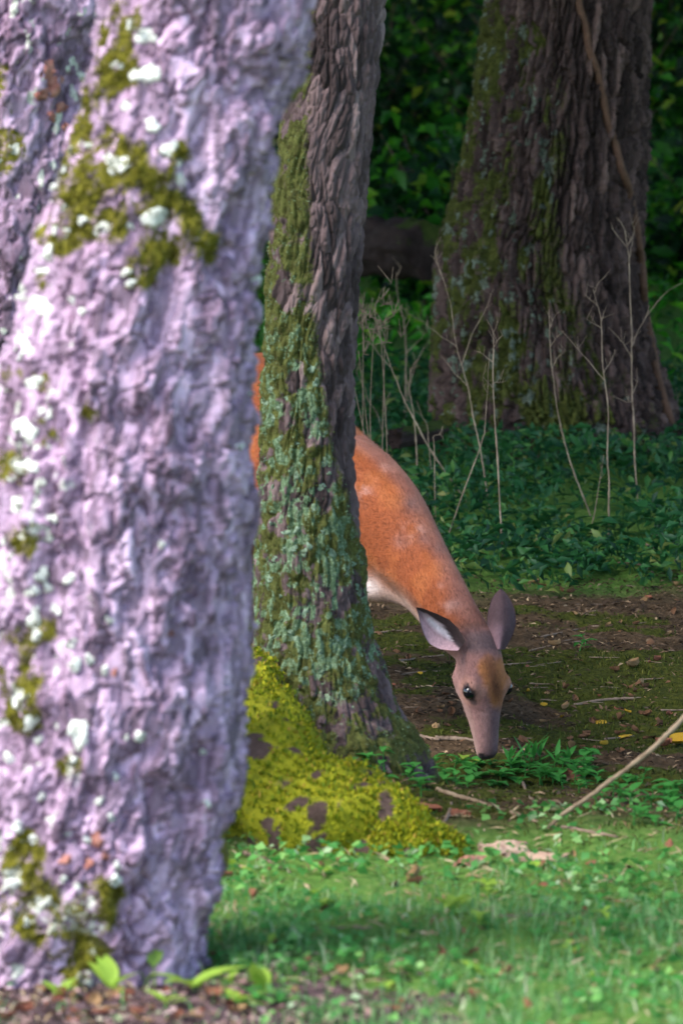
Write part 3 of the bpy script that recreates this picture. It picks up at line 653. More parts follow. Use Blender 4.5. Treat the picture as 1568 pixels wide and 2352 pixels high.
# ------------------------------------------------------------------ ground cover
def scatter(n, x0, x1, y0, y1): return rng.uniform(x0, x1, n), rng.uniform(y0, y1, n)
def cover(name, label, cat, n, x0, x1, y0, y1, hmax, smin, smax, mat, front=None, up=.7):
    x, y = scatter(n, x0, x1, y0, y1)
    keep = np.ones(n, bool)
    if front is not None:
        e = front + .5 * (fbm(x * 3, y * 0, x * 0, 3, 4) - .5) + .25 * (fbm(x * 11, y * 0, x * 0, 2, 8) - .5)
        keep = y > e
    den = fbm(x * 3.5, y * 3.5, x * 0, 3, 71); keep &= rng.uniform(0, 1, n) < sstep(.25, .5, den)
    x, y, den = x[keep], y[keep], den[keep]; m = len(x)
    hh = hmax * (.35 + .9 * den) * rng.uniform(.05, 1, m) ** .7
    C = np.stack([x, y, gh(x, y) + .01 + hh], 1)
    lv, lf = leaf_cloud(C, rng.uniform(smin, smax, m), up, .38)
    o = mesh_np(name, lv, lf, mat, None, False); tag(o, label, cat, kind='stuff'); return o
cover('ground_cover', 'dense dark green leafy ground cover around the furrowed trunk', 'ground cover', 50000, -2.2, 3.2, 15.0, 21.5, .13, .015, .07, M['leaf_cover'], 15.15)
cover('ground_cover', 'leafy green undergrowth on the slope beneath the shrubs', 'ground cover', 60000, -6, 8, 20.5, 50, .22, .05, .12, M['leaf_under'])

# ------------------------------------------------------------------ deer
def build_deer():
    root = empty('deer'); tag(root, 'reddish brown doe grazing with its head lowered to the ground', 'deer')
    parts = []
    def loft(rings, seg=22, power=2.2):
        V = []
        th = np.linspace(0, 2 * np.pi, seg, endpoint=False)
        ct, st = np.cos(th), np.sin(th)
        ct = np.sign(ct) * np.abs(ct) ** (2 / power); st = np.sign(st) * np.abs(st) ** (2 / power)
        for c, a, b in rings: V.append(np.asarray(c) + ct[:, None] * np.asarray(a) + st[:, None] * np.asarray(b))
        V = np.concatenate(V); n = len(rings); Fq = [tuple(q) for q in grid_faces(seg, n, True)]
        Fq += [tuple(range(seg))[::-1], tuple((n - 1) * seg + k for k in range(seg))]
        return V, Fq
    def spine(pts, n=24):
        """pts: (x, y, d, r_side, r_up) -> rings square to the line"""
        q = np.array([[*P(a, b, d), ra, rb] for a, b, d, ra, rb in pts]); q = catmull(q, n)
        c = q[:, :3]; T = np.gradient(c, axis=0); T /= np.linalg.norm(T, axis=1)[:, None]
        rings = []
        for i in range(n):
            a = np.cross(T[i], [0, 0, 1]); a /= np.linalg.norm(a); b = np.cross(a, T[i])
            rings.append((c[i], a * q[i, 3], b * q[i, 4]))
        return loft(rings)
    # torso + neck as one run
    parts.append(spine([(566, 935, 13.78, .05, .06), (578, 940, 13.68, .11, .13), (600, 955, 13.5, .15, .175), (640, 1010, 13.25, .165, .19), (690, 1085, 13.0, .165, .195), (745, 1140, 12.8, .155, .20), (795, 1172, 12.64, .14, .19), (815, 1180, 12.58, .11, .15)], 30))
    parts.append(spine([(740, 1130, 12.72, .11, .16), (815, 1163, 12.6, .125, .165), (885, 1205, 12.5, .095, .135), (950, 1282, 12.4, .075, .100), (1003, 1365, 12.30, .066, .083), (1046, 1432, 12.25, .058, .07), (1085, 1478, 12.24, .05, .058)], 30))
    # brisket
    parts.append(spine([(775, 1240, 12.6, .08, .10), (820, 1300, 12.55, .065, .085), (868, 1338, 12.5, .05, .052), (915, 1352, 12.44, .04, .040), (955, 1372, 12.38, .038, .036), (995, 1415, 12.32, .035, .035)], 18))
    # shoulder blade bulge
    parts.append(spine([(850, 1070, 12.56, .03, .05), (845, 1150, 12.53, .06, .09), (830, 1240, 12.53, .06, .08), (805, 1300, 12.56, .04, .05)], 14))
    # head
    O = P(1100, 1469, 12.22)
    yaw = R(30)
    D = np.array([math.sin(yaw), -math.cos(yaw), .10]); U = np.array([.085, -.06, -1.0]); U /= np.linalg.norm(U)
    D -= U * np.dot(D, U); D /= np.linalg.norm(D); L = np.cross(D, U); L /= np.linalg.norm(L)
    if L[0] < 0: L = -L
    prof = [(-.035, .012, -.040, .030), (-.015, .032, -.055, .042), (.02, .047, -.062, .049), (.06, .058, -.066, .052), (.10, .060, -.068, .055), (.125, .055, -.067, .056), (.15, .045, -.062, .050), (.18, .035, -.055, .042), (.21, .028, -.046, .036), (.245, .022, -.038, .032), (.27, .017, -.033, .030), (.288, .010, -.028, .027), (.300, -.002, -.018, .017)]
    q = catmull(np.array(prof), 34)
    rings = []
    for s, dt, db, hw in q:
        rings.append((O + U * s + D * (dt + db) / 2, L * hw, D * (dt - db) / 2))
    parts.append(loft(rings, 26, 2.35))
    def hp(s, l, dd): return O + U * s + L * l + D * dd
    for sg in (-1, 1):      # brow ridges and cheek
        parts.append(loft([(hp(.085, sg * .040, .030), L * .006, D * .008), (hp(.100, sg * .047, .034), L * .013, D * .016), (hp(.118, sg * .049, .034), L * .013, D * .014), (hp(.14, sg * .042, .026), L * .008, D * .008)], 12))
        parts.append(loft([(hp(.05, sg * .03, -.04), L * .01, D * .02), (hp(.09, sg * .038, -.045), L * .018, D * .028), (hp(.13, sg * .034, -.045), L * .014, D * .02), (hp(.17, sg * .02, -.04), L * .008, D * .01)], 12))
        parts.append(loft([(hp(.272, sg * .016, .004), L * .005, D * .006), (hp(.283, sg * .019, .002), L * .008, D * .009), (hp(.292, sg * .015, -.004), L * .005, D * .006)], 10))
    # legs (hip/shoulder, knee, ankle, hoof)
    def leg(pp, rr):
        c = catmull(np.array(pp), 26); r = np.interp(np.linspace(0, 1, 26), np.linspace(0, 1, len(rr)), rr)
        return tube(c, r, 14)
    def gnd(x, y): return float(gh(np.array(x), np.array(y)))
    for x, y in ((-.085, 12.74), (.0, 12.62)):
        g = gnd(x, y)
        parts.append(leg([(x, y, .62), (x, y + .03, .48), (x, y - .01, .33), (x, y, .30), (x, y + .015, .12), (x, y + .01, g + .07), (x, y - .03, g + .004)], [.075, .052, .026, .024, .016, .019, .022]))
    for x, y in ((-.27, 13.52), (-.16, 13.42)):
        g = gnd(x, y)
        parts.append(leg([(x, y, .68), (x, y - .10, .52), (x, y + .03, .38), (x, y + .10, .32), (x, y + .06, .17), (x, y + .03, g + .08), (x, y - .01, g + .004)], [.12, .085, .04, .026, .019, .021, .023]))
    # tail
    parts.append(leg([P(570, 900, 13.72), P(565, 935, 13.82), P(563, 985, 13.84), P(563, 1030, 13.82)], [.025, .03, .028, .01]))
    V, Fq = join(parts)
    tmp = mesh_np('tmp', V, Fq, None)
    md = tmp.modifiers.new('r', 'REMESH'); md.mode = 'VOXEL'; md.voxel_size = .0062
    md = tmp.modifiers.new('s', 'SMOOTH'); md.factor = .5; md.iterations = 12
    dg = bpy.context.evaluated_depsgraph_get(); ev = tmp.evaluated_get(dg); me2 = bpy.data.meshes.new_from_object(ev)
    n = len(me2.vertices); BV = np.empty(n * 3, np.float32); me2.vertices.foreach_get('co', BV); BV = BV.reshape(-1, 3).astype(float)
    BN = np.empty(n * 3, np.float32); me2.vertex_normals.foreach_get('vector', BN); BN = BN.reshape(-1, 3)
    BF = [tuple(p.vertices) for p in me2.polygons]
    bpy.data.objects.remove(tmp)
    # fur colour, with shade and a highlight painted on the face
    px, py = proj(BV); q = BV - O; s = q @ U; l = q @ L; dd = q @ D
    n1 = fbm(BV[:, 0] * 14, BV[:, 1] * 14, BV[:, 2] * 14, 4, 2); n2 = fbm(BV[:, 0] * 45, BV[:, 1] * 45, BV[:, 2] * 45, 3, 6)
    C = np.empty((n, 3)); C[:] = (.34, .092, .026)
    def put(w, c):
        w = np.clip(w, 0, 1)[:, None]; C[:] = C * (1 - w) + np.array(c) * w
    put(sstep(.45, .65, n1) * .6, (.42, .135, .042)); put(sstep(.55, .42, n1) * .5, (.25, .062, .022))
    # greyer rosy guard hairs along the nape
    ed = px - np.interp(py, [1005, 1060, 1120, 1200, 1300, 1380, 1450], [830, 905, 962, 1010, 1055, 1082, 1105])
    put(sstep(-70, -15, ed) * (py > 1000) * (.35 + .5 * n1), (.34, .17, .15))
    for x, y, r_, w in [(945, 1160, 26, .8), (975, 1235, 22, .7), (1010, 1260, 18, .6), (1045, 1385, 20, .5), (925, 1240, 20, .5)]: put(blob(px, py, x, y, r_) * w * (.4 + n2), (.20, .11, .10))
    for x, y, r_, w in [(825, 1130, 24, .8), (940, 1230, 26, .5), (835, 1150, 16, .6), (1010, 1360, 22, .45), (880, 1075, 22, .3), (1030, 1395, 18, .4), (960, 1215, 14, .4)]: put(blob(px, py, x, y, r_) * w * sstep(.42, .62, n2 * .6 + n1 * .4), (.50, .30, .26))
    # paler throat and white brisket
    lowp = py - np.interp(px, [800, 835, 880, 930, 960, 1000], [1305, 1318, 1335, 1362, 1395, 1445])
    put(sstep(-4, 22, lowp) * (s < -.03) * (px > 760), (.50, .33, .27))
    put(blob(px, py, 848, 1345, 24) * (s < -.03) * sstep(.4, .5, n2 + .1), (.75, .66, .64))
    put(blob(px, py, 885, 1372, 22) * .6, (.16, .11, .09))
    put(sstep(-22, -4, lowp) * sstep(24, 2, lowp) * (s < -.03) * (px > 780) * .6, (.17, .08, .05))
    belly = sstep(-.5, -.85, BN[:, 2]) * (px < 800) * (BV[:, 2] > .4)
    put(belly, (.6, .5, .45))
    # head
    hd = sstep(-.05, -.005, s) * (np.hypot(l, dd) < .12) * (BV[:, 1] < 12.36)
    put(hd, (.25, .125, .115))
    put(hd * sstep(.01, -.03, dd) * sstep(-.0, .03, s), (.38, .205, .185)); put(hd * sstep(.03, .0, dd) * sstep(.02, .06, s) * sstep(.10, .06, s) * .5, (.38, .20, .18))
    put(hd * sstep(.045, .015, np.abs(s - .0)) * sstep(-.02, .02, dd + (n2 - .5) * .05) * .95, (.115, .075, .08))
    xl = np.interp(py, [1495, 1515, 1545, 1575, 1600, 1625, 1645], [1118, 1100, 1097, 1110, 1121, 1130, 1146]) + (n2 - .5) * 22
    fp = sstep(-7, 9, px - xl) * sstep(1492, 1530, py + (n2 - .5) * 34) * sstep(1652, 1618, py + (n2 - .5) * 30) * sstep(.005, .022, dd)
    put(hd * fp, (.40, .16, .055))
    sx = np.interp(py, [1505, 1540, 1580, 1620], [1114, 1122, 1132, 1140]); put(hd * fp * np.exp(-((px - sx - 6) / 17) ** 2) * sstep(1640, 1590, py) * (.55 + .6 * n2), (.12, .045, .022))
    put(hd * blob(px, py, 1098, 1556, 9) * .7, (.09, .05, .05))
    put(hd * sstep(.15, .19, s + (n2 - .5) * .02) * sstep(-.008, .016, l + dd * .3) * .9, (.15, .09, .10))  # right half of the muzzle darkened: shade painted into the fur
    put(hd * sstep(.15, .19, s) * sstep(.0, -.02, l) * .5, (.42, .24, .225)); put(hd * blob(px, py, 1108, 1585, 12) * .7, (.48, .25, .2)); put(hd * sstep(.10, .13, s) * sstep(.008, -.012, dd) * sstep(.0, -.02, l) * .5, (.52, .33, .29))  # paler fur on the left muzzle and cheek, plus a painted brow highlight
    for sg in (-1, 1):
        e = hp(.126, sg * .055, .016); r_ = np.linalg.norm((BV - e) @ np.stack([U * .9, L, D * .8], 1), axis=1)
        put(hd * sstep(.042, .026, r_) * .7, (.42, .22, .17)); put(hd * sstep(.0225, .0185, r_), (.05, .032, .035))
        tl = hp(.152, sg * .046, .022); put(hd * sstep(.014, .006, np.linalg.norm(BV - tl, axis=1)) * .8, (.06, .04, .045))
        ns = hp(.288, sg * .021, -.001); put(hd * sstep(.013, .007, np.linalg.norm(BV - ns, axis=1)), (.015, .012, .014))
    put(hd * sstep(.284, .292, s), (.06, .045, .05))
    put((s < -.2) * (BV[:, 2] < .07) * 1.0, (.03, .025, .025))
    C *= (.86 + .28 * n2)[:, None]
    # ears: cupped shells welded to the same mesh
    EV, EF, EC = [], [], []
    def ear(base, tip, wid, d0, d1, off, cup, cols, ns=22, ntt=15, curl=0):
        base = np.array(base, float); tip = np.array(tip, float); ax = tip - base; ln = np.hypot(*ax); a = ax / ln; w = np.array([-a[1], a[0]])
        if w[1] < 0: w = -w
        if abs(w[0]) > .9 : w = np.array([1.0, 0]) if True else w
        o0 = sum(len(e) for e in EV) + n
        for layer in (0, 1):
            g = []; cc = []
            for i in range(ns):
                t_ = i / (ns - 1); hw = np.interp(t_, [0, .1, .25, .45, .65, .82, .93, 1], wid)
                for j in range(ntt):
                    u = -1 + 2 * j / (ntt - 1)
                    xy = base + a * ln * t_ + w * (u * hw + off * math.sin(math.pi * min(1, t_ * 1.1)) )
                    dep = d0 + (d1 - d0) * t_ + cup * (1 - u * u) * min(1, hw / 30) + layer * .005 * (1 - .6 * abs(u))
                    if curl and u < -.4: dep -= curl * (-.4 - u)
                    g.append(P(xy[0], xy[1], dep)); cc.append(cols(t_, u, layer))
            EV.append(np.array(g)); EC.append(np.array(cc))
        m = ns * ntt
        for f in grid_faces(ntt, ns): EF.append(tuple(int(k) + o0 for k in f)); EF.append(tuple(int(k) + o0 + m for k in f[::-1]))
        bd = [i * ntt for i in range(ns)] + [(ns - 1) * ntt + j for j in range(1, ntt)] + [i * ntt + ntt - 1 for i in range(ns - 2, -1, -1)]
        for k in range(len(bd) - 1): EF.append((o0 + bd[k], o0 + bd[k] + m, o0 + bd[k + 1] + m, o0 + bd[k + 1]))
    def cl(t_, u, layer):
        dark = np.array((.055, .038, .042)); pink = np.array((.56, .36, .40)); white = np.array((.80, .74, .80))
        if layer: return dark
        c = pink * (1 - .0) 
        wv = math.exp(-((u + .18) / .28) ** 2) * (1 if .15 < t_ < .75 else .3); c = c * (1 - wv) + white * wv
        st_ = math.exp(-((u - .25 - .5 * (t_ - .5)) / .1) ** 2) * .45; c = c * (1 - st_) + np.array((.25, .14, .16)) * st_
        lim = float(np.interp(t_, [0, .15, .3, .5, .8, 1], [.6, .1, -.2, -.42, -.45, .5])); dk = sstep(lim, lim - .14, u)
        dk = max(dk, sstep(.72, .95, t_) * .8, sstep(.88, 1, u) * .7 * sstep(.3, .7, t_)); return c * (1 - dk) + dark * dk
    ear((1060, 1484), (956, 1396), [14, 22, 32, 36, 27, 15, 7, 1], 12.165, 12.145, 8, .020, cl, curl=.010)
    def cr(t_, u, layer):
        dark = np.array((.075, .044, .052)); lite = np.array((.26, .16, .19))
        c = dark * 1.0; wv = sstep(.55, .1, t_) * sstep(.35, -.1, u); c = c * (1 - wv) + lite * wv
        rd = math.exp(-((u - .22) / .16) ** 2) * .5; c = c * (1 - rd) + np.array((.06, .04, .045)) * rd
        if layer: c = np.array((.42, .28, .32))
        return c
    ear((1147, 1492), (1150, 1352), [12, 19, 28, 34, 31, 22, 12, 1], 12.2, 12.26, 3, -.028, cr)
    V = np.concatenate([BV] + EV); Fs = BF + EF; Cc = np.concatenate([C] + EC)
    t = NT('deer_fur'); _, col = t.attr('fur')
    v = t.coord((1, 1, .45)); n = t.noise(170, 3, .7, v, .4); nb = t.noise(420, 2, .7, v)
    c = t.mix(.55, col, t.ramp(n, [(.3, (.45, .42, .4)), (.7, (1.25, 1.2, 1.15))]), 'MULTIPLY')
    mt = t.set(c, .72, t.math('ADD', n, nb), .0022, .7, .25)
    t.b.inputs['Sheen Weight'].default_value = .1; t.b.inputs['Sheen Roughness'].default_value = .4; t.b.inputs['Sheen Tint'].default_value = (.9, .75, .65, 1)
    body = mesh_np('body', V, Fs, mt, root, attrs={'fur': Cc})
    # coat: short hairs lying toward the rump
    tri = np.array([f[:3] for f in BF]); cen = BV[tri].mean(1)
    vis = np.where((BN[tri[:, 0]][:, 1] < .35) & (cen[:, 2] > .0))[0]
    hs = rng.choice(vis, 70000); hp_ = BV[tri[hs]].mean(1) + rng.normal(0, .0022, (70000, 3)); hn = BN[tri[hs, 0]]
    hpx, _ = proj(hp_); flow = np.where((hpx > 900)[:, None], np.array([-.35, .2, .9]), np.array([-.3, .8, .1])) + rng.normal(0, .22, (70000, 3))
    flow -= hn * np.sum(flow * hn, 1)[:, None]; flow /= np.linalg.norm(flow, axis=1)[:, None]
    on_head = ((hp_ - O) @ U > -.02)[:, None]
    hl = rng.uniform(.008, .017, (70000, 1)) * np.where(on_head, .65, 1); side = np.cross(hn, flow)
    keep = ~((np.linalg.norm(hp_ - hp(.126, -.052, .0165), axis=1) < .024) | (np.linalg.norm(hp_ - hp(.126, .052, .0165), axis=1) < .024) | ((hp_ - O) @ U > .272))
    HV = np.stack([hp_ - side * .0006 - hn * .001, hp_ + side * .0006 - hn * .001, hp_ + flow * hl + hn * hl * rng.uniform(.08, .28, (70000, 1))], 1)[keep].reshape(-1, 3)
    hc = Cc[tri[hs, 0]] * rng.uniform(.6, 1.5, (70000, 1)); HC_ = np.repeat(hc[keep], 3, 0)
    coat = mesh_np('coat', HV, np.arange(len(HV)).reshape(-1, 3), mt, root, False, attrs={'fur': HC_}); coat['kind'] = 'stuff'
    te = NT('deer_eye'); me_ = te.set((.006, .007, .010), .06, spec=.6)
    for sg in (-1, 1):
        bm = bmesh.new(); bmesh.ops.create_uvsphere(bm, u_segments=24, v_segments=16, radius=.0178)
        me = bpy.data.meshes.new('eye'); bm.to_mesh(me); bm.free(); me.materials.append(me_)
        me.polygons.foreach_set('use_smooth', np.ones(len(me.polygons), bool))
        o = bpy.data.objects.new('eye', me); COL.objects.link(o); o.parent = root; o.location = hp(.126, sg * (.0485 if sg < 0 else .0545), .0165)
build_deer()

# ------------------------------------------------------------------ dry stalks
def zp(z, x, y):
    x0, y0, s = {3: (1250, 650, 2.3517), 4: (1850, 800, 2.1385), 5: (1250, 1250, 1.2544)}[z]
    return ((x0 + x / s) * .6272, (y0 + y / s) * .6272)
def stalk(zone, main, twigs, label, base=None, r=.0032, d=None, group='dry weed stalks'):
    root = empty('dry_stalk'); tag(root, label, 'stalk', group)
    pts = [zp(zone, *p) for p in main]
    if base: pts.append(zp(5, *base))
    if d is None: d = G(pts[-1][0], pts[-1][1] + 2)[1]
    W3 = np.array([P(x, y, d) for x, y in pts]); W3[-1, 2] = float(gh(W3[-1, 0], d)) - .02
    W3[:, 1] += np.cumsum(rng.normal(0, .006, len(W3)))
    n = 8 * len(pts); c = catmull(W3[::-1], n); c += np.cumsum(rng.normal(0, .0005, c.shape), 0)
    r *= .95
    v, f = tube(c, np.linspace(r, r * .35, n) * (1 + .22 * np.clip(rng.normal(0, 1, n), -1, 2)), 6); mesh_np('stem', v, f, M['stalk'], root)
    for tw in twigs:
        tp = [zp(zone, *p) for p in tw]; T3 = np.array([P(x, y, d) for x, y in tp])
        i = np.argmin(np.linalg.norm(c - T3[0], axis=1)); T3[0] = c[i]
        T3[1:, 1] += rng.normal(0, .02)
        m = 6 * len(tp); cc = catmull(T3, m) if len(tp) > 2 else np.linspace(T3[0], T3[-1], m)
        cc = cc + np.cumsum(rng.normal(0, .0009, cc.shape), 0)
        v, f = tube(cc, np.linspace(r * .5, r * .22, m), 5); tw_o = mesh_np('twig', v, f, M['stalk'], root)
        fork = []
        for k in range(3):
            q = cc[rng.integers(m // 3, m)]; e = q + np.array([rng.normal(0, .02), rng.normal(0, .015), rng.uniform(.01, .05)])
            v, f = tube(np.linspace(q, e, 4), np.linspace(r * .25, r * .12, 4), 4); mesh_np('twiglet', v, f, M['stalk'], tw_o)
ST = 'dry stalk before the furrowed trunk '
stalk(4, [(330, 690), (340, 860), (350, 1050), (372, 1260), (410, 1530), (470, 1790), (560, 2050), (690, 2340)], [[(345, 860), (380, 760)], [(352, 1000), (410, 920)], [(365, 1190), (400, 1100), (460, 1030)]], ST + 'leaning over, with a bare lower stem')
stalk(4, [(660, 560), (700, 690), (725, 820), (745, 1130), (775, 1400), (792, 1560), (780, 1830), (795, 2050), (806, 2350)], [[(760, 1290), (620, 1080), (440, 880)], [(730, 810), (765, 740)], [(720, 870), (640, 780)], [(770, 1220), (820, 1130), (860, 1030)], [(700, 690), (620, 600)], [(668, 580), (740, 490)]], ST + 'with one long side twig', (1225, 885))
stalk(4, [(880, 0), (930, 80), (950, 210), (968, 310), (975, 500), (995, 900), (1000, 1100), (1000, 1400), (1010, 1560), (1015, 1850), (1030, 2130), (1035, 2280)], [[(950, 210), (985, 120), (975, 20)], [(1003, 1000), (1070, 830), (1250, 600), (1390, 520)], [(992, 1110), (900, 950), (800, 850)], [(995, 1440), (950, 1420), (850, 1370)], [(1005, 1390), (1045, 1270)], [(945, 230), (840, 90)], [(968, 300), (1000, 150)]], 'tallest dry stalk, reaching up the furrowed trunk beside the vine', (1360, 790))
stalk(4, [(775, 1850), (755, 1960), (735, 2070), (690, 2330)], [[(735, 2070), (780, 2000)]], ST + 'thin and unbranched, crossing the leaning one', (1140, 880), .0018)
stalk(4, [(1370, 1320), (1340, 1420), (1355, 1620), (1390, 1740)], [[(1340, 1420), (1320, 1360)], [(1360, 1640), (1270, 1590)]], 'small dry twiggy stalk at the far foot of the furrowed trunk', (1568, 470), .002)
stalk(3, [(880, 860), (940, 1080), (960, 1260), (990, 1450), (1040, 1620), (1080, 1800), (1130, 2050), (1190, 2330)], [[(1040, 1600), (1130, 1340), (1240, 1140), (1300, 960)], [(990, 1470), (900, 1390), (740, 1270)], [(1065, 1800), (960, 1680), (900, 1600)], [(880, 860), (800, 640), (840, 490)], [(880, 860), (820, 740), (770, 670)]], 'tall forked dry stalk between the deer and the furrowed trunk', (685, 780))
stalk(3, [(1240, 1220), (1290, 1340), (1300, 1480), (1300, 1800), (1320, 2150), (1340, 2330)], [[(1290, 1590), (1170, 1500)], [(1300, 1480), (1340, 1400), (1390, 1340)], [(1300, 1790), (1400, 1770)], [(1300, 1800), (1210, 1700)], [(1290, 1340), (1350, 1220)]], 'upright pale dry stalk with short side twigs near its top', (742, 972))
stalk(3, [(1290, 1500), (1270, 1850), (1240, 2130), (1190, 2330)], [[(1270, 1850), (1210, 1740)]], 'dry stalk leaning backward across the forked one', (470, 910), .0024)
stalk(3, [(480, 830), (490, 1050), (540, 1250), (560, 1500), (555, 1800), (530, 2150)], [[(500, 1100), (610, 1200), (720, 1260), (735, 1330)], [(490, 1110), (370, 1070)], [(480, 830), (520, 760)], [(560, 1500), (690, 1380), (760, 1300)], [(540, 1250), (580, 1170)]], 'thick dry stalk in the tangle above the deer\'s back', None, .0045)
stalk(3, [(860, 1020), (850, 1160), (780, 1350), (690, 1500), (630, 1640), (590, 1760), (570, 1900), (545, 2150)], [[(850, 1130), (780, 1010)], [(780, 1350), (740, 1250)]], 'arching dry stalk in the tangle above the deer\'s back', None, .0026)
stalk(3, [(320, 1300), (380, 1480), (440, 1650), (500, 1800), (560, 1950), (640, 2100), (760, 2330)], [[(440, 1650), (330, 1520), (230, 1410), (90, 1490)], [(380, 1480), (300, 1350), (180, 1280)], [(330, 1320), (290, 1150), (330, 1000)]], 'long slanting dry stalk reaching from above the deer\'s neck', (605, 755), .0032)
stalk(3, [(590, 1650), (580, 1850), (610, 2050), (640, 2340)], [[(590, 1700), (640, 1580)], [(585, 1830), (540, 1700)]], 'straight pale dry stalk rising just behind the deer\'s neck', (357, 725), .0032)
stalk(3, [(130, 1680), (200, 1800), (230, 1920), (300, 2020), (350, 2150), (385, 2330)], [[(130, 1680), (140, 1600)], [(230, 1920), (190, 1790)]], 'thin green-brown dry stalk beside the slim mossy tree', (180, 540), .002)
stalk(3, [(420, 1860), (385, 2040), (400, 2200), (430, 2350)], [[(385, 2040), (350, 1900)]], 'short dry stalk above the deer\'s shoulder', (236, 552), .0022)
stalk(3, [(650, 1930), (690, 2060), (740, 2150), (755, 2300)], [[(690, 2060), (640, 2000)]], 'short bent dry stalk beside the rotten wood piece', (430, 700), .0018)
stalk(3, [(880, 2130), (850, 2200), (795, 2230), (800, 2350)], [[(850, 2200), (880, 2280)]], 'short hooked dry stalk in the ground cover', (432, 850), .0018)
# tangle of seed heads
root = empty('dry_seed_heads'); tag(root, 'bushy tangle of dry seed heads beside the slim mossy tree', 'dry weed')
parts = []
for i in range(26):
    x, y = zp(3, rng.normal(310, 140), rng.normal(1340, 170)); p = P(x, y, 16.3 + rng.normal(0, .1))
    for k in range(5):
        e = p + np.array([rng.normal(0, .022), rng.normal(0, .02), rng.uniform(-.01, .07)]); parts.append(tube(np.linspace(p, e, 4), np.linspace(.0018, .0007, 4), 4))
v, f = join(parts); o = mesh_np('seed_twigs', v, f, M['twig'], root); o['kind'] = 'stuff'
st = []
for i in range(6):
    a = P(*zp(3, rng.normal(300, 130), rng.normal(1330, 130)), 16.3); bx = P(*zp(3, rng.normal(330, 50), 2100), 16.3); bx[2] = float(gh(bx[0], 16.3)) - .01
    v, f = tube(catmull([bx, bx * .5 + a * .5 + [rng.normal(0, .02), 0, 0], a], 12), np.linspace(.0022, .001, 12), 5); mesh_np('stem', v, f, M['twig'], root)

# ------------------------------------------------------------------ branches and twigs on the ground
def branch(name, pts, r0, r1, label, cat, mat, lift=.0, group=None, onground=True, wig=.004):
    W3 = []
    for q in pts:
        if len(q) == 2: g = G(*q); g[2] += r0 * .8; W3.append(g)
        else: W3.append(P(*q))
    n = 9 * len(W3); c = catmull(np.array(W3), n) if len(W3) > 2 else np.linspace(W3[0], W3[-1], n)
    c = c + np.cumsum(rng.normal(0, wig * .2, c.shape), 0) * [1, 1, .5]
    v, f = tube(c, np.linspace(r0, r1, n) * (1 + .12 * rng.normal(0, 1, n)), 8)
    return tag(mesh_np(name, v, f, mat), label, cat, group)
branch('fallen_branch', [(1003, 1818), (1060, 1836), (1120, 1852), (1180, 1872), (1235, 1892)], .006, .005, 'pale fallen branch with a broken end lying on the mossy ground', 'branch', M['branch'])
g0 = G(1262, 1900)
branch('fallen_branch', [(1258, 1906, g0[1] - .01), (1285, 1876, g0[1] - .02), (1335, 1843, g0[1] - .03), (1400, 1793, g0[1] - .03), (1470, 1742, g0[1] - .03), (1530, 1688, g0[1] - .02), (1600, 1618, g0[1])], .0042, .0062, 'bent branch sticking up at a slant from the lawn edge', 'branch', M['branch'], wig=.003)
TW = [([(1000, 1672 + 30), (1040, 1702), (1090, 1706)], .007, 'weathered grey stick lying beside the deer\'s muzzle'), ([(965, 1695), (1010, 1704)], .006, 'short grey stick lying against the tree root'),
      ([(1200, 1478), (1260, 1462), (1330, 1448)], .004, 'thin dark stick lying behind the deer\'s ear'), ([(1215, 1497), (1290, 1480), (1360, 1476)], .003, 'thin brown twig lying below the dark stick'),
      ([(1320, 1625), (1390, 1612), (1460, 1608)], .006, 'weathered stick half sunk in the moss'), ([(1420, 1295), (1470, 1300), (1500, 1318)], .004, 'curved dark twig at the edge of the ground cover'),
      ([(1480, 1250), (1568, 1302)], .003, 'straight brown twig caught in the ground cover'), ([(890, 1525), (960, 1515), (1020, 1508)], .004, 'brown stick behind the slim mossy tree'),
      ([(880, 1560), (950, 1548), (1030, 1545)], .004, 'brown stick lying by the deer\'s cheek'), ([(860, 1455), (930, 1450)], .003, 'thin pale twig under the deer\'s ear'), ([(1200, 1800), (1215, 1835), (1245, 1850)], .004, 'short curled twig between the two fallen branches'),
      ([(1018, 1895), (1030, 1870), (1036, 1850)], .005, 'small pale forked twig at the end of the mossy root'), ([(1290, 1905), (1360, 1915), (1420, 1928)], .005, 'pale dry stem lying in the grass below the slanted branch'), ([(700, 2140), (780, 2137), (850, 2136)], .004, 'pale dry stem lying in the lawn'), ([(1050, 2112), (1200, 2108), (1330, 2100)], .004, 'long pale stem lying across the lawn'), ([(560, 1965), (620, 1985), (660, 2010)], .005, 'thin stick lying below the mossy root')]
for q, r_, lb in TW: branch('twig', q, r_, r_ * .6, lb, 'twig', M['twig'], wig=.002)
for i in range(70):
    x, y = rng.uniform(860, 1568), rng.uniform(1340, 1730)
    a = rng.normal(0, .25); L_ = rng.uniform(20, 80)
    branch('twig', [(x, y), (x + L_ * math.cos(a), y + L_ * .3 * math.sin(a))], rng.uniform(.0012, .003), .001, 'small brown twig among the litter of the mossy path', 'twig', M['twig'], group='twigs littering the path', wig=.002)

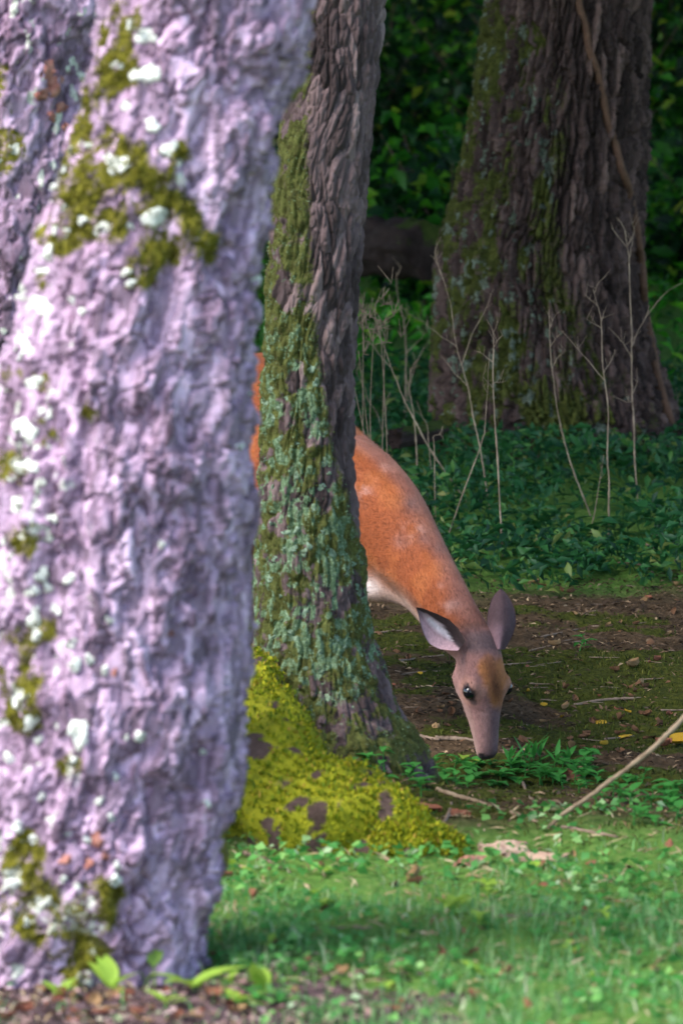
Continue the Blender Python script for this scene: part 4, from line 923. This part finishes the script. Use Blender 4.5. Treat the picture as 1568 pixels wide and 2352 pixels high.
# ------------------------------------------------------------------ loose leaves
def dead_leaf_mesh(seed, curl):
    rs = np.random.default_rng(seed); ns, w = 7, 5; V = []
    ph = rs.uniform(0, 6)
    for i in range(ns):
        t_ = i / (ns - 1); hw = .32 * math.sin(math.pi * min(.98, .04 + t_ * .96) ** .8) * (1 + .2 * math.sin(9 * t_ + ph))
        for j in range(w):
            u = -1 + 2 * j / (w - 1)
            V.append((t_ - .5, u * hw, curl * (u * u) * .35 + curl * .5 * (t_ - .5) ** 2 + .05 * math.sin(5 * t_ + 3 * u + ph)))
    V = np.array(V); Fq = grid_faces(w, ns); n = len(V)
    V2 = np.concatenate([V, V - [0, 0, .012]]); Fq = np.concatenate([Fq, Fq[:, ::-1] + n])
    me = mesh_np('dead_leaf', V2, Fq, None); m = me.data; bpy.data.objects.remove(me); return m
DLM = [dead_leaf_mesh(i, c) for i, c in enumerate((.6, -.4, .9, .3, -.7))]
def dead_leaf(x, y, size, mat, label, group=None, tilt=.35, k=None):
    g = G(x, y); me = DLM[rng.integers(0, 5) if k is None else k].copy() if False else DLM[rng.integers(0, 5) if k is None else k]
    o = bpy.data.objects.new('dead_leaf', me); COL.objects.link(o)
    if not me.materials: me.materials.append(mat)
    o.material_slots[0].link = 'OBJECT'; o.material_slots[0].material = mat
    o.location = (g[0], g[1], g[2] + size * .16); o.scale = (size, size, size)
    o.rotation_euler = (rng.normal(0, tilt), rng.normal(0, tilt), rng.uniform(0, 6.28))
    return tag(o, label, 'leaf', group)
for x, y, s in [(1435, 1695, .05), (1372, 1662, .045), (1392, 1548, .035), (1213, 1590, .02), (1290, 1650, .022), (1248, 1624, .02), (877, 1530, .025), (960, 1548, .03), (1440, 1640, .025), (1388, 1714, .025)]:
    dead_leaf(x, y, s, M['dead_yellow'], 'fallen yellow leaf lying on the mossy path', 'yellow leaves on the path')
dead_leaf(1552, 1718, .07, M['dead_yellow'], 'largest fallen yellow leaf, below the slanted branch')
for x, y, s in [(1455, 1537, .05), (1310, 1595, .035), (1250, 1662, .035), (1258, 1590, .03), (1395, 1440, .03), (1480, 1385, .03), (1282, 1510, .03)]:
    dead_leaf(x, y, s, M['dead_tan'], 'tan dry leaf lying on the mossy path', 'tan leaves on the path')
for x, y, s in [(1312, 1792, .05), (1525, 1720, .05), (1310, 1752, .025), (1540, 1950, .05), (1260, 1990, .05), (1490, 1380, .035), (985, 1868, .06), (1060, 1870, .06), (1030, 1875, .05), (1460, 1862, .04), (1355, 1985, .03), (900, 1800, .05), (870, 1805, .05)]:
    dead_leaf(x, y, s, M['dead_red'], 'reddish brown dead leaf lying near the fallen branches', 'reddish leaves near the branches')
for i in range(150):
    x, y = rng.uniform(850, 1568), rng.uniform(1335, 1740)
    dead_leaf(x, y, rng.uniform(.012, .04), M['dead_brown'] if rng.random() < .75 else M['dead_tan'] if rng.random() < .6 else M['dead_red'], 'small weathered leaf scrap in the litter of the path', 'leaf scraps on the path')
for i in range(60):
    x, y = rng.uniform(480, 1568), rng.uniform(1960, 2330)
    dead_leaf(x, y, rng.uniform(.015, .04), M['dead_tan'] if rng.random() < .6 else M['dead_red'], 'small dry leaf scrap lying in the lawn', 'leaf scraps in the lawn')
for i in range(70):
    x, y = rng.uniform(0, 560), rng.uniform(2275, 2350)
    dead_leaf(x, y, rng.uniform(.015, .04), M['dead_red'] if rng.random() < .5 else M['dead_tan'], 'brown mulch scrap on the bare soil before the leaning tree', 'mulch scraps before the leaning tree')
# curled bark piece and a gall
def lump(name, c, r, label, cat, mat, seed, sq=(1, 1, 1)):
    bm = bmesh.new(); bmesh.ops.create_icosphere(bm, subdivisions=4, radius=1)
    V = np.array([v.co for v in bm.verts]); Fs = [tuple(v.index for v in f.verts) for f in bm.faces]; bm.free()
    V = V * (1 + (fbm(V[:, 0] * 2.5 + seed, V[:, 1] * 2.5, V[:, 2] * 2.5, 4, seed) - .5) * 1.1)[:, None] * r * np.array(sq) + c
    return tag(mesh_np(name, V, Fs, mat), label, cat)
lump('oak_gall', G(1000, 1676) + [0, 0, .006], .011, 'small round tan gall lying beside the grey stick', 'gall', M['gall'], 3)
def curl_sheet(name, c, L_, r, az, arc, label, mat, seed):
    n, m = 18, 11; V = []
    for lay in (0, 1):
        for i in range(n):
            for j in range(m):
                t_ = i / (n - 1) - .5; a = (j / (m - 1) - .5) * arc * (1 + .25 * math.sin(3 * t_ + seed)); rr = r * (1 - .3 * abs(t_)) - lay * .005
                V.append((t_ * L_ * (1 + .12 * math.sin(5 * a + seed)), rr * math.sin(a), rr * math.cos(a) - r * .55))
    V = np.array(V); V += (np.stack([fbm(V[:, 0] * 40 + k * 9, V[:, 1] * 40, V[:, 2] * 40 + seed, 3, seed) for k in range(3)], 1) - .5) * .018
    ca, sa = math.cos(az), math.sin(az); V = np.stack([V[:, 0] * ca - V[:, 1] * sa, V[:, 0] * sa + V[:, 1] * ca, V[:, 2]], 1) + c
    g = grid_faces(m, n); k = n * m; Fs = [tuple(q) for q in g] + [tuple(q[::-1] + k) for q in g]
    bd = list(range(m)) + [i * m + m - 1 for i in range(1, n)] + [(n - 1) * m + j for j in range(m - 2, -1, -1)] + [i * m for i in range(n - 2, 0, -1)]
    Fs += [(bd[q], bd[(q + 1) % len(bd)], bd[(q + 1) % len(bd)] + k, bd[q] + k) for q in range(len(bd))]
    return tag(mesh_np(name, V, Fs, mat), label, 'bark piece')
curl_sheet('bark_piece', G(1150, 1962) + [0, 0, .012], .10, .030, .3, 2.3, 'pale curled piece of bark lying in the grass', M['chunk'], 1)
curl_sheet('bark_piece', G(1232, 1978) + [0, 0, .008], .13, .024, -.15, 2.0, 'long flat piece of pale bark beside the curled one', M['chunk'], 2)
curl_sheet('bark_piece', G(1082, 1990) + [0, 0, .010], .08, .030, .9, 2.2, 'mauve brown bark chunk at the end of the mossy root', M['scar'], 3)

# ------------------------------------------------------------------ weeds
def leafshape(L_, wd, n=7, arch=.3, twist=0):
    V = []
    for i in range(n):
        t_ = i / (n - 1); hw = wd * .5 * math.sin(math.pi * (t_ ** .75) * .97 + .03)
        for u in (-1, 0, 1): V.append((L_ * t_, u * hw, -arch * L_ * t_ * t_ + abs(u) * hw * .3))
    return np.array(V), [tuple(q) for q in grid_faces(3, n)]
def place(V, az, el, p):
    ce, se, ca, sa = math.cos(el), math.sin(el), math.cos(az), math.sin(az)
    X = np.array([ce * ca, ce * sa, se]); Yv = np.array([-sa, ca, 0]); Zv = np.cross(X, Yv)
    return V[:, :1] * X + V[:, 1:2] * Yv + V[:, 2:] * Zv + p
def weed(base, h, nl, L_, wd, mat, label, group=None, el=(.1, .7), name='weed', cat='weed', az0=None):
    base = np.asarray(base, float)
    root = empty(name); tag(root, label, cat, group)
    tip = base + [rng.normal(0, h * .2), rng.normal(0, h * .2), h]
    c = catmull([base - [0, 0, .01], base * .5 + tip * .5 + [rng.normal(0, h * .08), 0, 0], tip], 8)
    v, f = tube(c, np.linspace(.0022, .001, 8), 5); mesh_np('stem', v, f, mat, root)
    for k in range(nl):
        p = c[min(7, 2 + int(6 * (k + 1) / nl))]; s = rng.uniform(.7, 1.15)
        V, Fq = leafshape(L_ * s, wd * s, 7, rng.uniform(.1, .5))
        mesh_np('leaf', place(V, k * 2.4 + rng.uniform(-.5, .5) if az0 is None else az0 + (math.pi if k % 2 else 0) + rng.uniform(-.5, .5), rng.uniform(*el), p), Fq, mat, root)
# at the deer's muzzle and along the path edge
spots = []
for i in range(46): spots.append((rng.uniform(1010, 1400), rng.uniform(1762, 1818), 'round'))
for i in range(26): spots.append((rng.uniform(1320, 1568), rng.uniform(1800, 1900), 'round'))
for i in range(16): spots.append((rng.uniform(760, 1000), rng.uniform(1755, 1850), 'round'))
for i, (x, y, k) in enumerate(spots):
    g = G(x, y); near_m = i < 46
    weed(g, rng.uniform(.015, .045) * (.4 if 1070 < x < 1190 else 1), rng.integers(4, 7), rng.uniform(.025, .04), rng.uniform(.018, .028), M['weed'],
         'low round-leaved green weed by the deer\'s muzzle' if near_m else 'low green weed beside the slanted branch' if i < 72 else 'low green weed at the foot of the slim mossy tree',
         'weeds by the muzzle' if near_m else 'weeds beside the slanted branch' if i < 72 else 'weeds at the mossy tree')
for x, y, L_ in [(1178, 1768, .05), (1205, 1765, .09), (1225, 1768, .08), (1245, 1760, .06), (1180, 1772, .07), (1275, 1770, .06), (1300, 1768, .05)]:
    weed(G(x, y), .03, 4, L_, .012, M['weed'], 'narrow-bladed grass clump beside the deer\'s muzzle', 'grass clumps by the muzzle', (.5, 1.2), 'grass_clump', 'grass')
weed(G(1085, 1765), .03, 3, .04, .03, M['weed_bright'], 'bright yellow-green leaf cluster under the deer\'s nose', None, (.0, .4))
for x, y, h in [(885, 1790, .075), (965, 1790, .085)]:
    weed(G(x, y), h, 9, .022, .018, M['weed'] if x < 900 else M['weed_bright'], 'upright clover-like sprig before the mossy root, ' + ('darker of the two' if x < 900 else 'yellow-green one'), None, (-.2, .4))
for x, y, s in [(1330, 1500, .05), (1345, 1485, .04), (1345, 1760, .035), (1362, 1752, .03)]:
    weed(G(x, y), .03, 3, s, s * .6, M['weed'], 'lone green sprout growing out of the mossy path', 'sprouts on the path')
for i in range(45):
    x = rng.uniform(1000, 1568); weed(G(x, rng.uniform(1240, 1345)), rng.uniform(.03, .09), 6, rng.uniform(.05, .09), rng.uniform(.025, .045), M['leaf_cover'], 'broad-leaved dark weed at the edge of the ground cover', 'broad weeds at the ground cover edge')
for i in range(30):
    x = rng.uniform(1010, 1568); weed(G(x, rng.uniform(1090, 1240)), rng.uniform(.05, .12), 6, rng.uniform(.05, .09), rng.uniform(.03, .05), M['leaf_cover'], 'broad-leaved dark weed standing within the ground cover', 'broad weeds within the ground cover')
# bright seedlings before the leaning tree
weed(G(355, 2272), .035, 1, .075, .036, M['weed_bright'], 'bright spoon-shaped upright leaf before the leaning tree', None, (1.25, 1.35), 'seedling', 'seedling', math.pi / 2)
for x, y, L_, el, lb in [(340, 2268, .05, (.6, 1.0), 'small twin-leaved seedling beside the upright spoon leaf'), (265, 2285, .08, (.5, .9), 'broad pale green plant before the leaning tree, flat leaves spread'), (440, 2285, .095, (.35, .7), 'long-leaved bright plant at the corner of the leaning trunk'), (600, 2300, .085, (.7, 1.3), 'bright upright long-leaved seedling in the lawn'), (40, 2280, .07, (.5, 1.0), 'pale green weed before the mossy side of the leaning trunk'), (130, 2300, .05, (.3, .9), 'small pale weed between the flat-leaved plants'), (540, 2320, .06, (.2, .6), 'low bright weed on the soil edge'), (380, 2320, .05, (.3, .8), 'small bright weed on the bare soil')]:
    weed(G(x, y), .015, 4 if 'flat' not in lb else 5, L_, L_ * .38, M['weed_bright'] if x != 40 else M['weed'], lb, None, el, 'seedling', 'seedling', {340: 2.4, 600: 1.2, 265: 2.2, 440: .6}.get(x))
weed(G(1040, 2110), .03, 9, .05, .03, M['weed_bright'], 'bright green leafy weed standing in the lawn', None, (.0, .8))
for i in range(60):
    x, y = rng.uniform(480, 1568), rng.uniform(2000, 2340)
    weed(G(x, y), rng.uniform(.01, .03), 4, rng.uniform(.02, .04), rng.uniform(.014, .024), M['weed'] if rng.random() < .7 else M['weed_bright'], 'small clover-like weed growing in the lawn', 'weeds in the lawn')

# ------------------------------------------------------------------ lawn, moss carpet
n = 60000
x, y = scatter(n, -1.5, 2.0, 7.6, 10.6)
e = 10.25 + .5 * (fbm(x * 3, y * 3, x * 0, 3, 91) - .5) - .25 * np.exp(-((x + .1) / .3) ** 2)
den = fbm(x * 5, y * 5, x * 0, 3, 93)
keep = (y < e) & (rng.uniform(0, 1, n) < sstep(.25, .5, den)) & ~((np.hypot((x + .47) / .27, (y - 8.8) / .27) < 1))
keep &= ~((x < -.12 + .3 * (den - .5)) & (y < 8.62) & (rng.uniform(0, 1, n) < .93))
keep &= rng.uniform(0, 1, n) < np.where(y > 9.6, .55, 1)
x, y = x[keep], y[keep]; m = len(x)
bv, bf = blades(np.stack([x, y, gh(x, y) - .004], 1), (.012 + .062 * rng.uniform(0, 1, m) ** 2.4) * np.where(y > 9.5, .75, 1), rng.uniform(.0015, .0045, m), .75)
tag(mesh_np('lawn_grass', bv, bf, M['grass'], None, False), 'short green grass of the lawn before the trees', 'grass', kind='stuff')
n = 60000
x, y = scatter(n, -1.3, 1.8, 10.3, 15.3)
mm = sstep(.44, .60, fbm(x * 2.6, y * 3.6, x * 0, 4, 41)) + .9 * np.exp(-((x - .15) / .6) ** 2 - ((y - 11.3) / .5) ** 2)
keep = rng.uniform(0, 1, n) < mm * .8
x, y = x[keep], y[keep]; m = len(x)
bv, bf = blades(np.stack([x, y, gh(x, y) - .002], 1), rng.uniform(.006, .02, m), rng.uniform(.002, .005, m), .7)
tag(mesh_np('moss_carpet', bv, bf, M['moss_dark'], None, False), 'dark green moss carpeting the shaded path', 'moss', kind='stuff')
n = 9000
x, y = scatter(n, -1.0, 1.8, 7.8, 10.8)
den = fbm(x * 4.5, y * 4.5, x * 0, 3, 97)
keep = (rng.uniform(0, 1, n) < sstep(.38, .6, den)) & ~((np.hypot((x + .47) / .28, (y - 8.8) / .28) < 1)) & ~((x < -.15) & (y < 8.6))
x, y = x[keep], y[keep]; m = len(x)
lv, lf = leaf_cloud(np.stack([x, y, gh(x, y) + rng.uniform(.008, .035, m)], 1), rng.uniform(.012, .03, m), 1.4, .8, .1, .1)
M['clover'] = leaf_mat('clover', [(0, (.06, .26, .06)), (.5, (.13, .42, .10)), (.85, (.28, .56, .15)), (1, (.52, .68, .44))], .45)
tag(mesh_np('lawn_clover', lv, lf, M['clover'], None, False), 'low clover and small leaves mixed into the lawn', 'clover', kind='stuff')
n = 5000
x, y = scatter(n, -1.0, 1.8, 7.8, 10.9)
lv, lf = leaf_cloud(np.stack([x, y, gh(x, y) + .006], 1), rng.uniform(.015, .06, n), 2.2, .12, .05, .05)
M['straw'] = leaf_mat('straw', [(0, (.16, .10, .05)), (.6, (.36, .26, .14)), (1, (.6, .48, .32))], .1, .8)
tag(mesh_np('lawn_straw', lv, lf, M['straw'], None, False), 'dry straw and cut grass lying in the lawn', 'straw', kind='stuff')
n = 5000
x, y = scatter(n, -1.4, .25, 7.7, 8.75)
keep = (rng.uniform(0, 1, n) < sstep(.25, -.1, x)) & ~(np.hypot((x + .47) / .25, (y - 8.8) / .25) < 1)
x, y = x[keep], y[keep]; m = len(x)
lv, lf = leaf_cloud(np.stack([x, y, gh(x, y) + .006], 1), rng.uniform(.008, .035, m), 1.4, .4, .15, .15)
M['mulch'] = leaf_mat('mulch', [(0, (.03, .02, .025)), (.4, (.12, .07, .07)), (.75, (.30, .18, .17)), (.93, (.55, .40, .38)), (1, (.14, .30, .08))], .05, .8)
tag(mesh_np('mulch', lv, lf, M['mulch'], None, False), 'purplish brown mulch covering the soil before the leaning tree', 'mulch', kind='stuff')
# fine litter of the path: chips, needles, crumbs of leaf
n = 26000
x, y = scatter(n, -1.3, 1.8, 10.4, 15.6)
keep = rng.uniform(0, 1, n) < np.clip(sstep(.62, .42, fbm(x * 2.6, y * 3.6, x * 0, 4, 41)) + .3, 0, 1) * sstep(10.4, 11.6, y)
x, y = x[keep], y[keep]; m = len(x)
lv, lf = leaf_cloud(np.stack([x, y, gh(x, y) + .004], 1), rng.uniform(.006, .035, m), 2.0, .25, .1, .1)
M['litter'] = leaf_mat('litter', [(0, (.02, .012, .008)), (.35, (.07, .042, .025)), (.7, (.16, .10, .06)), (.93, (.30, .2, .12)), (1, (.5, .36, .22))], .05, .8)
tag(mesh_np('leaf_litter', lv, lf, M['litter'], None, False), 'fine brown leaf and twig litter covering the shaded path', 'litter', kind='stuff')
print('TRIS', sum(len(o.data.loop_triangles) if o.data.loop_triangles else sum(len(p.vertices) - 2 for p in o.data.polygons) for o in SC.objects if o.type == 'MESH' and len(o.data.polygons) < 400000))
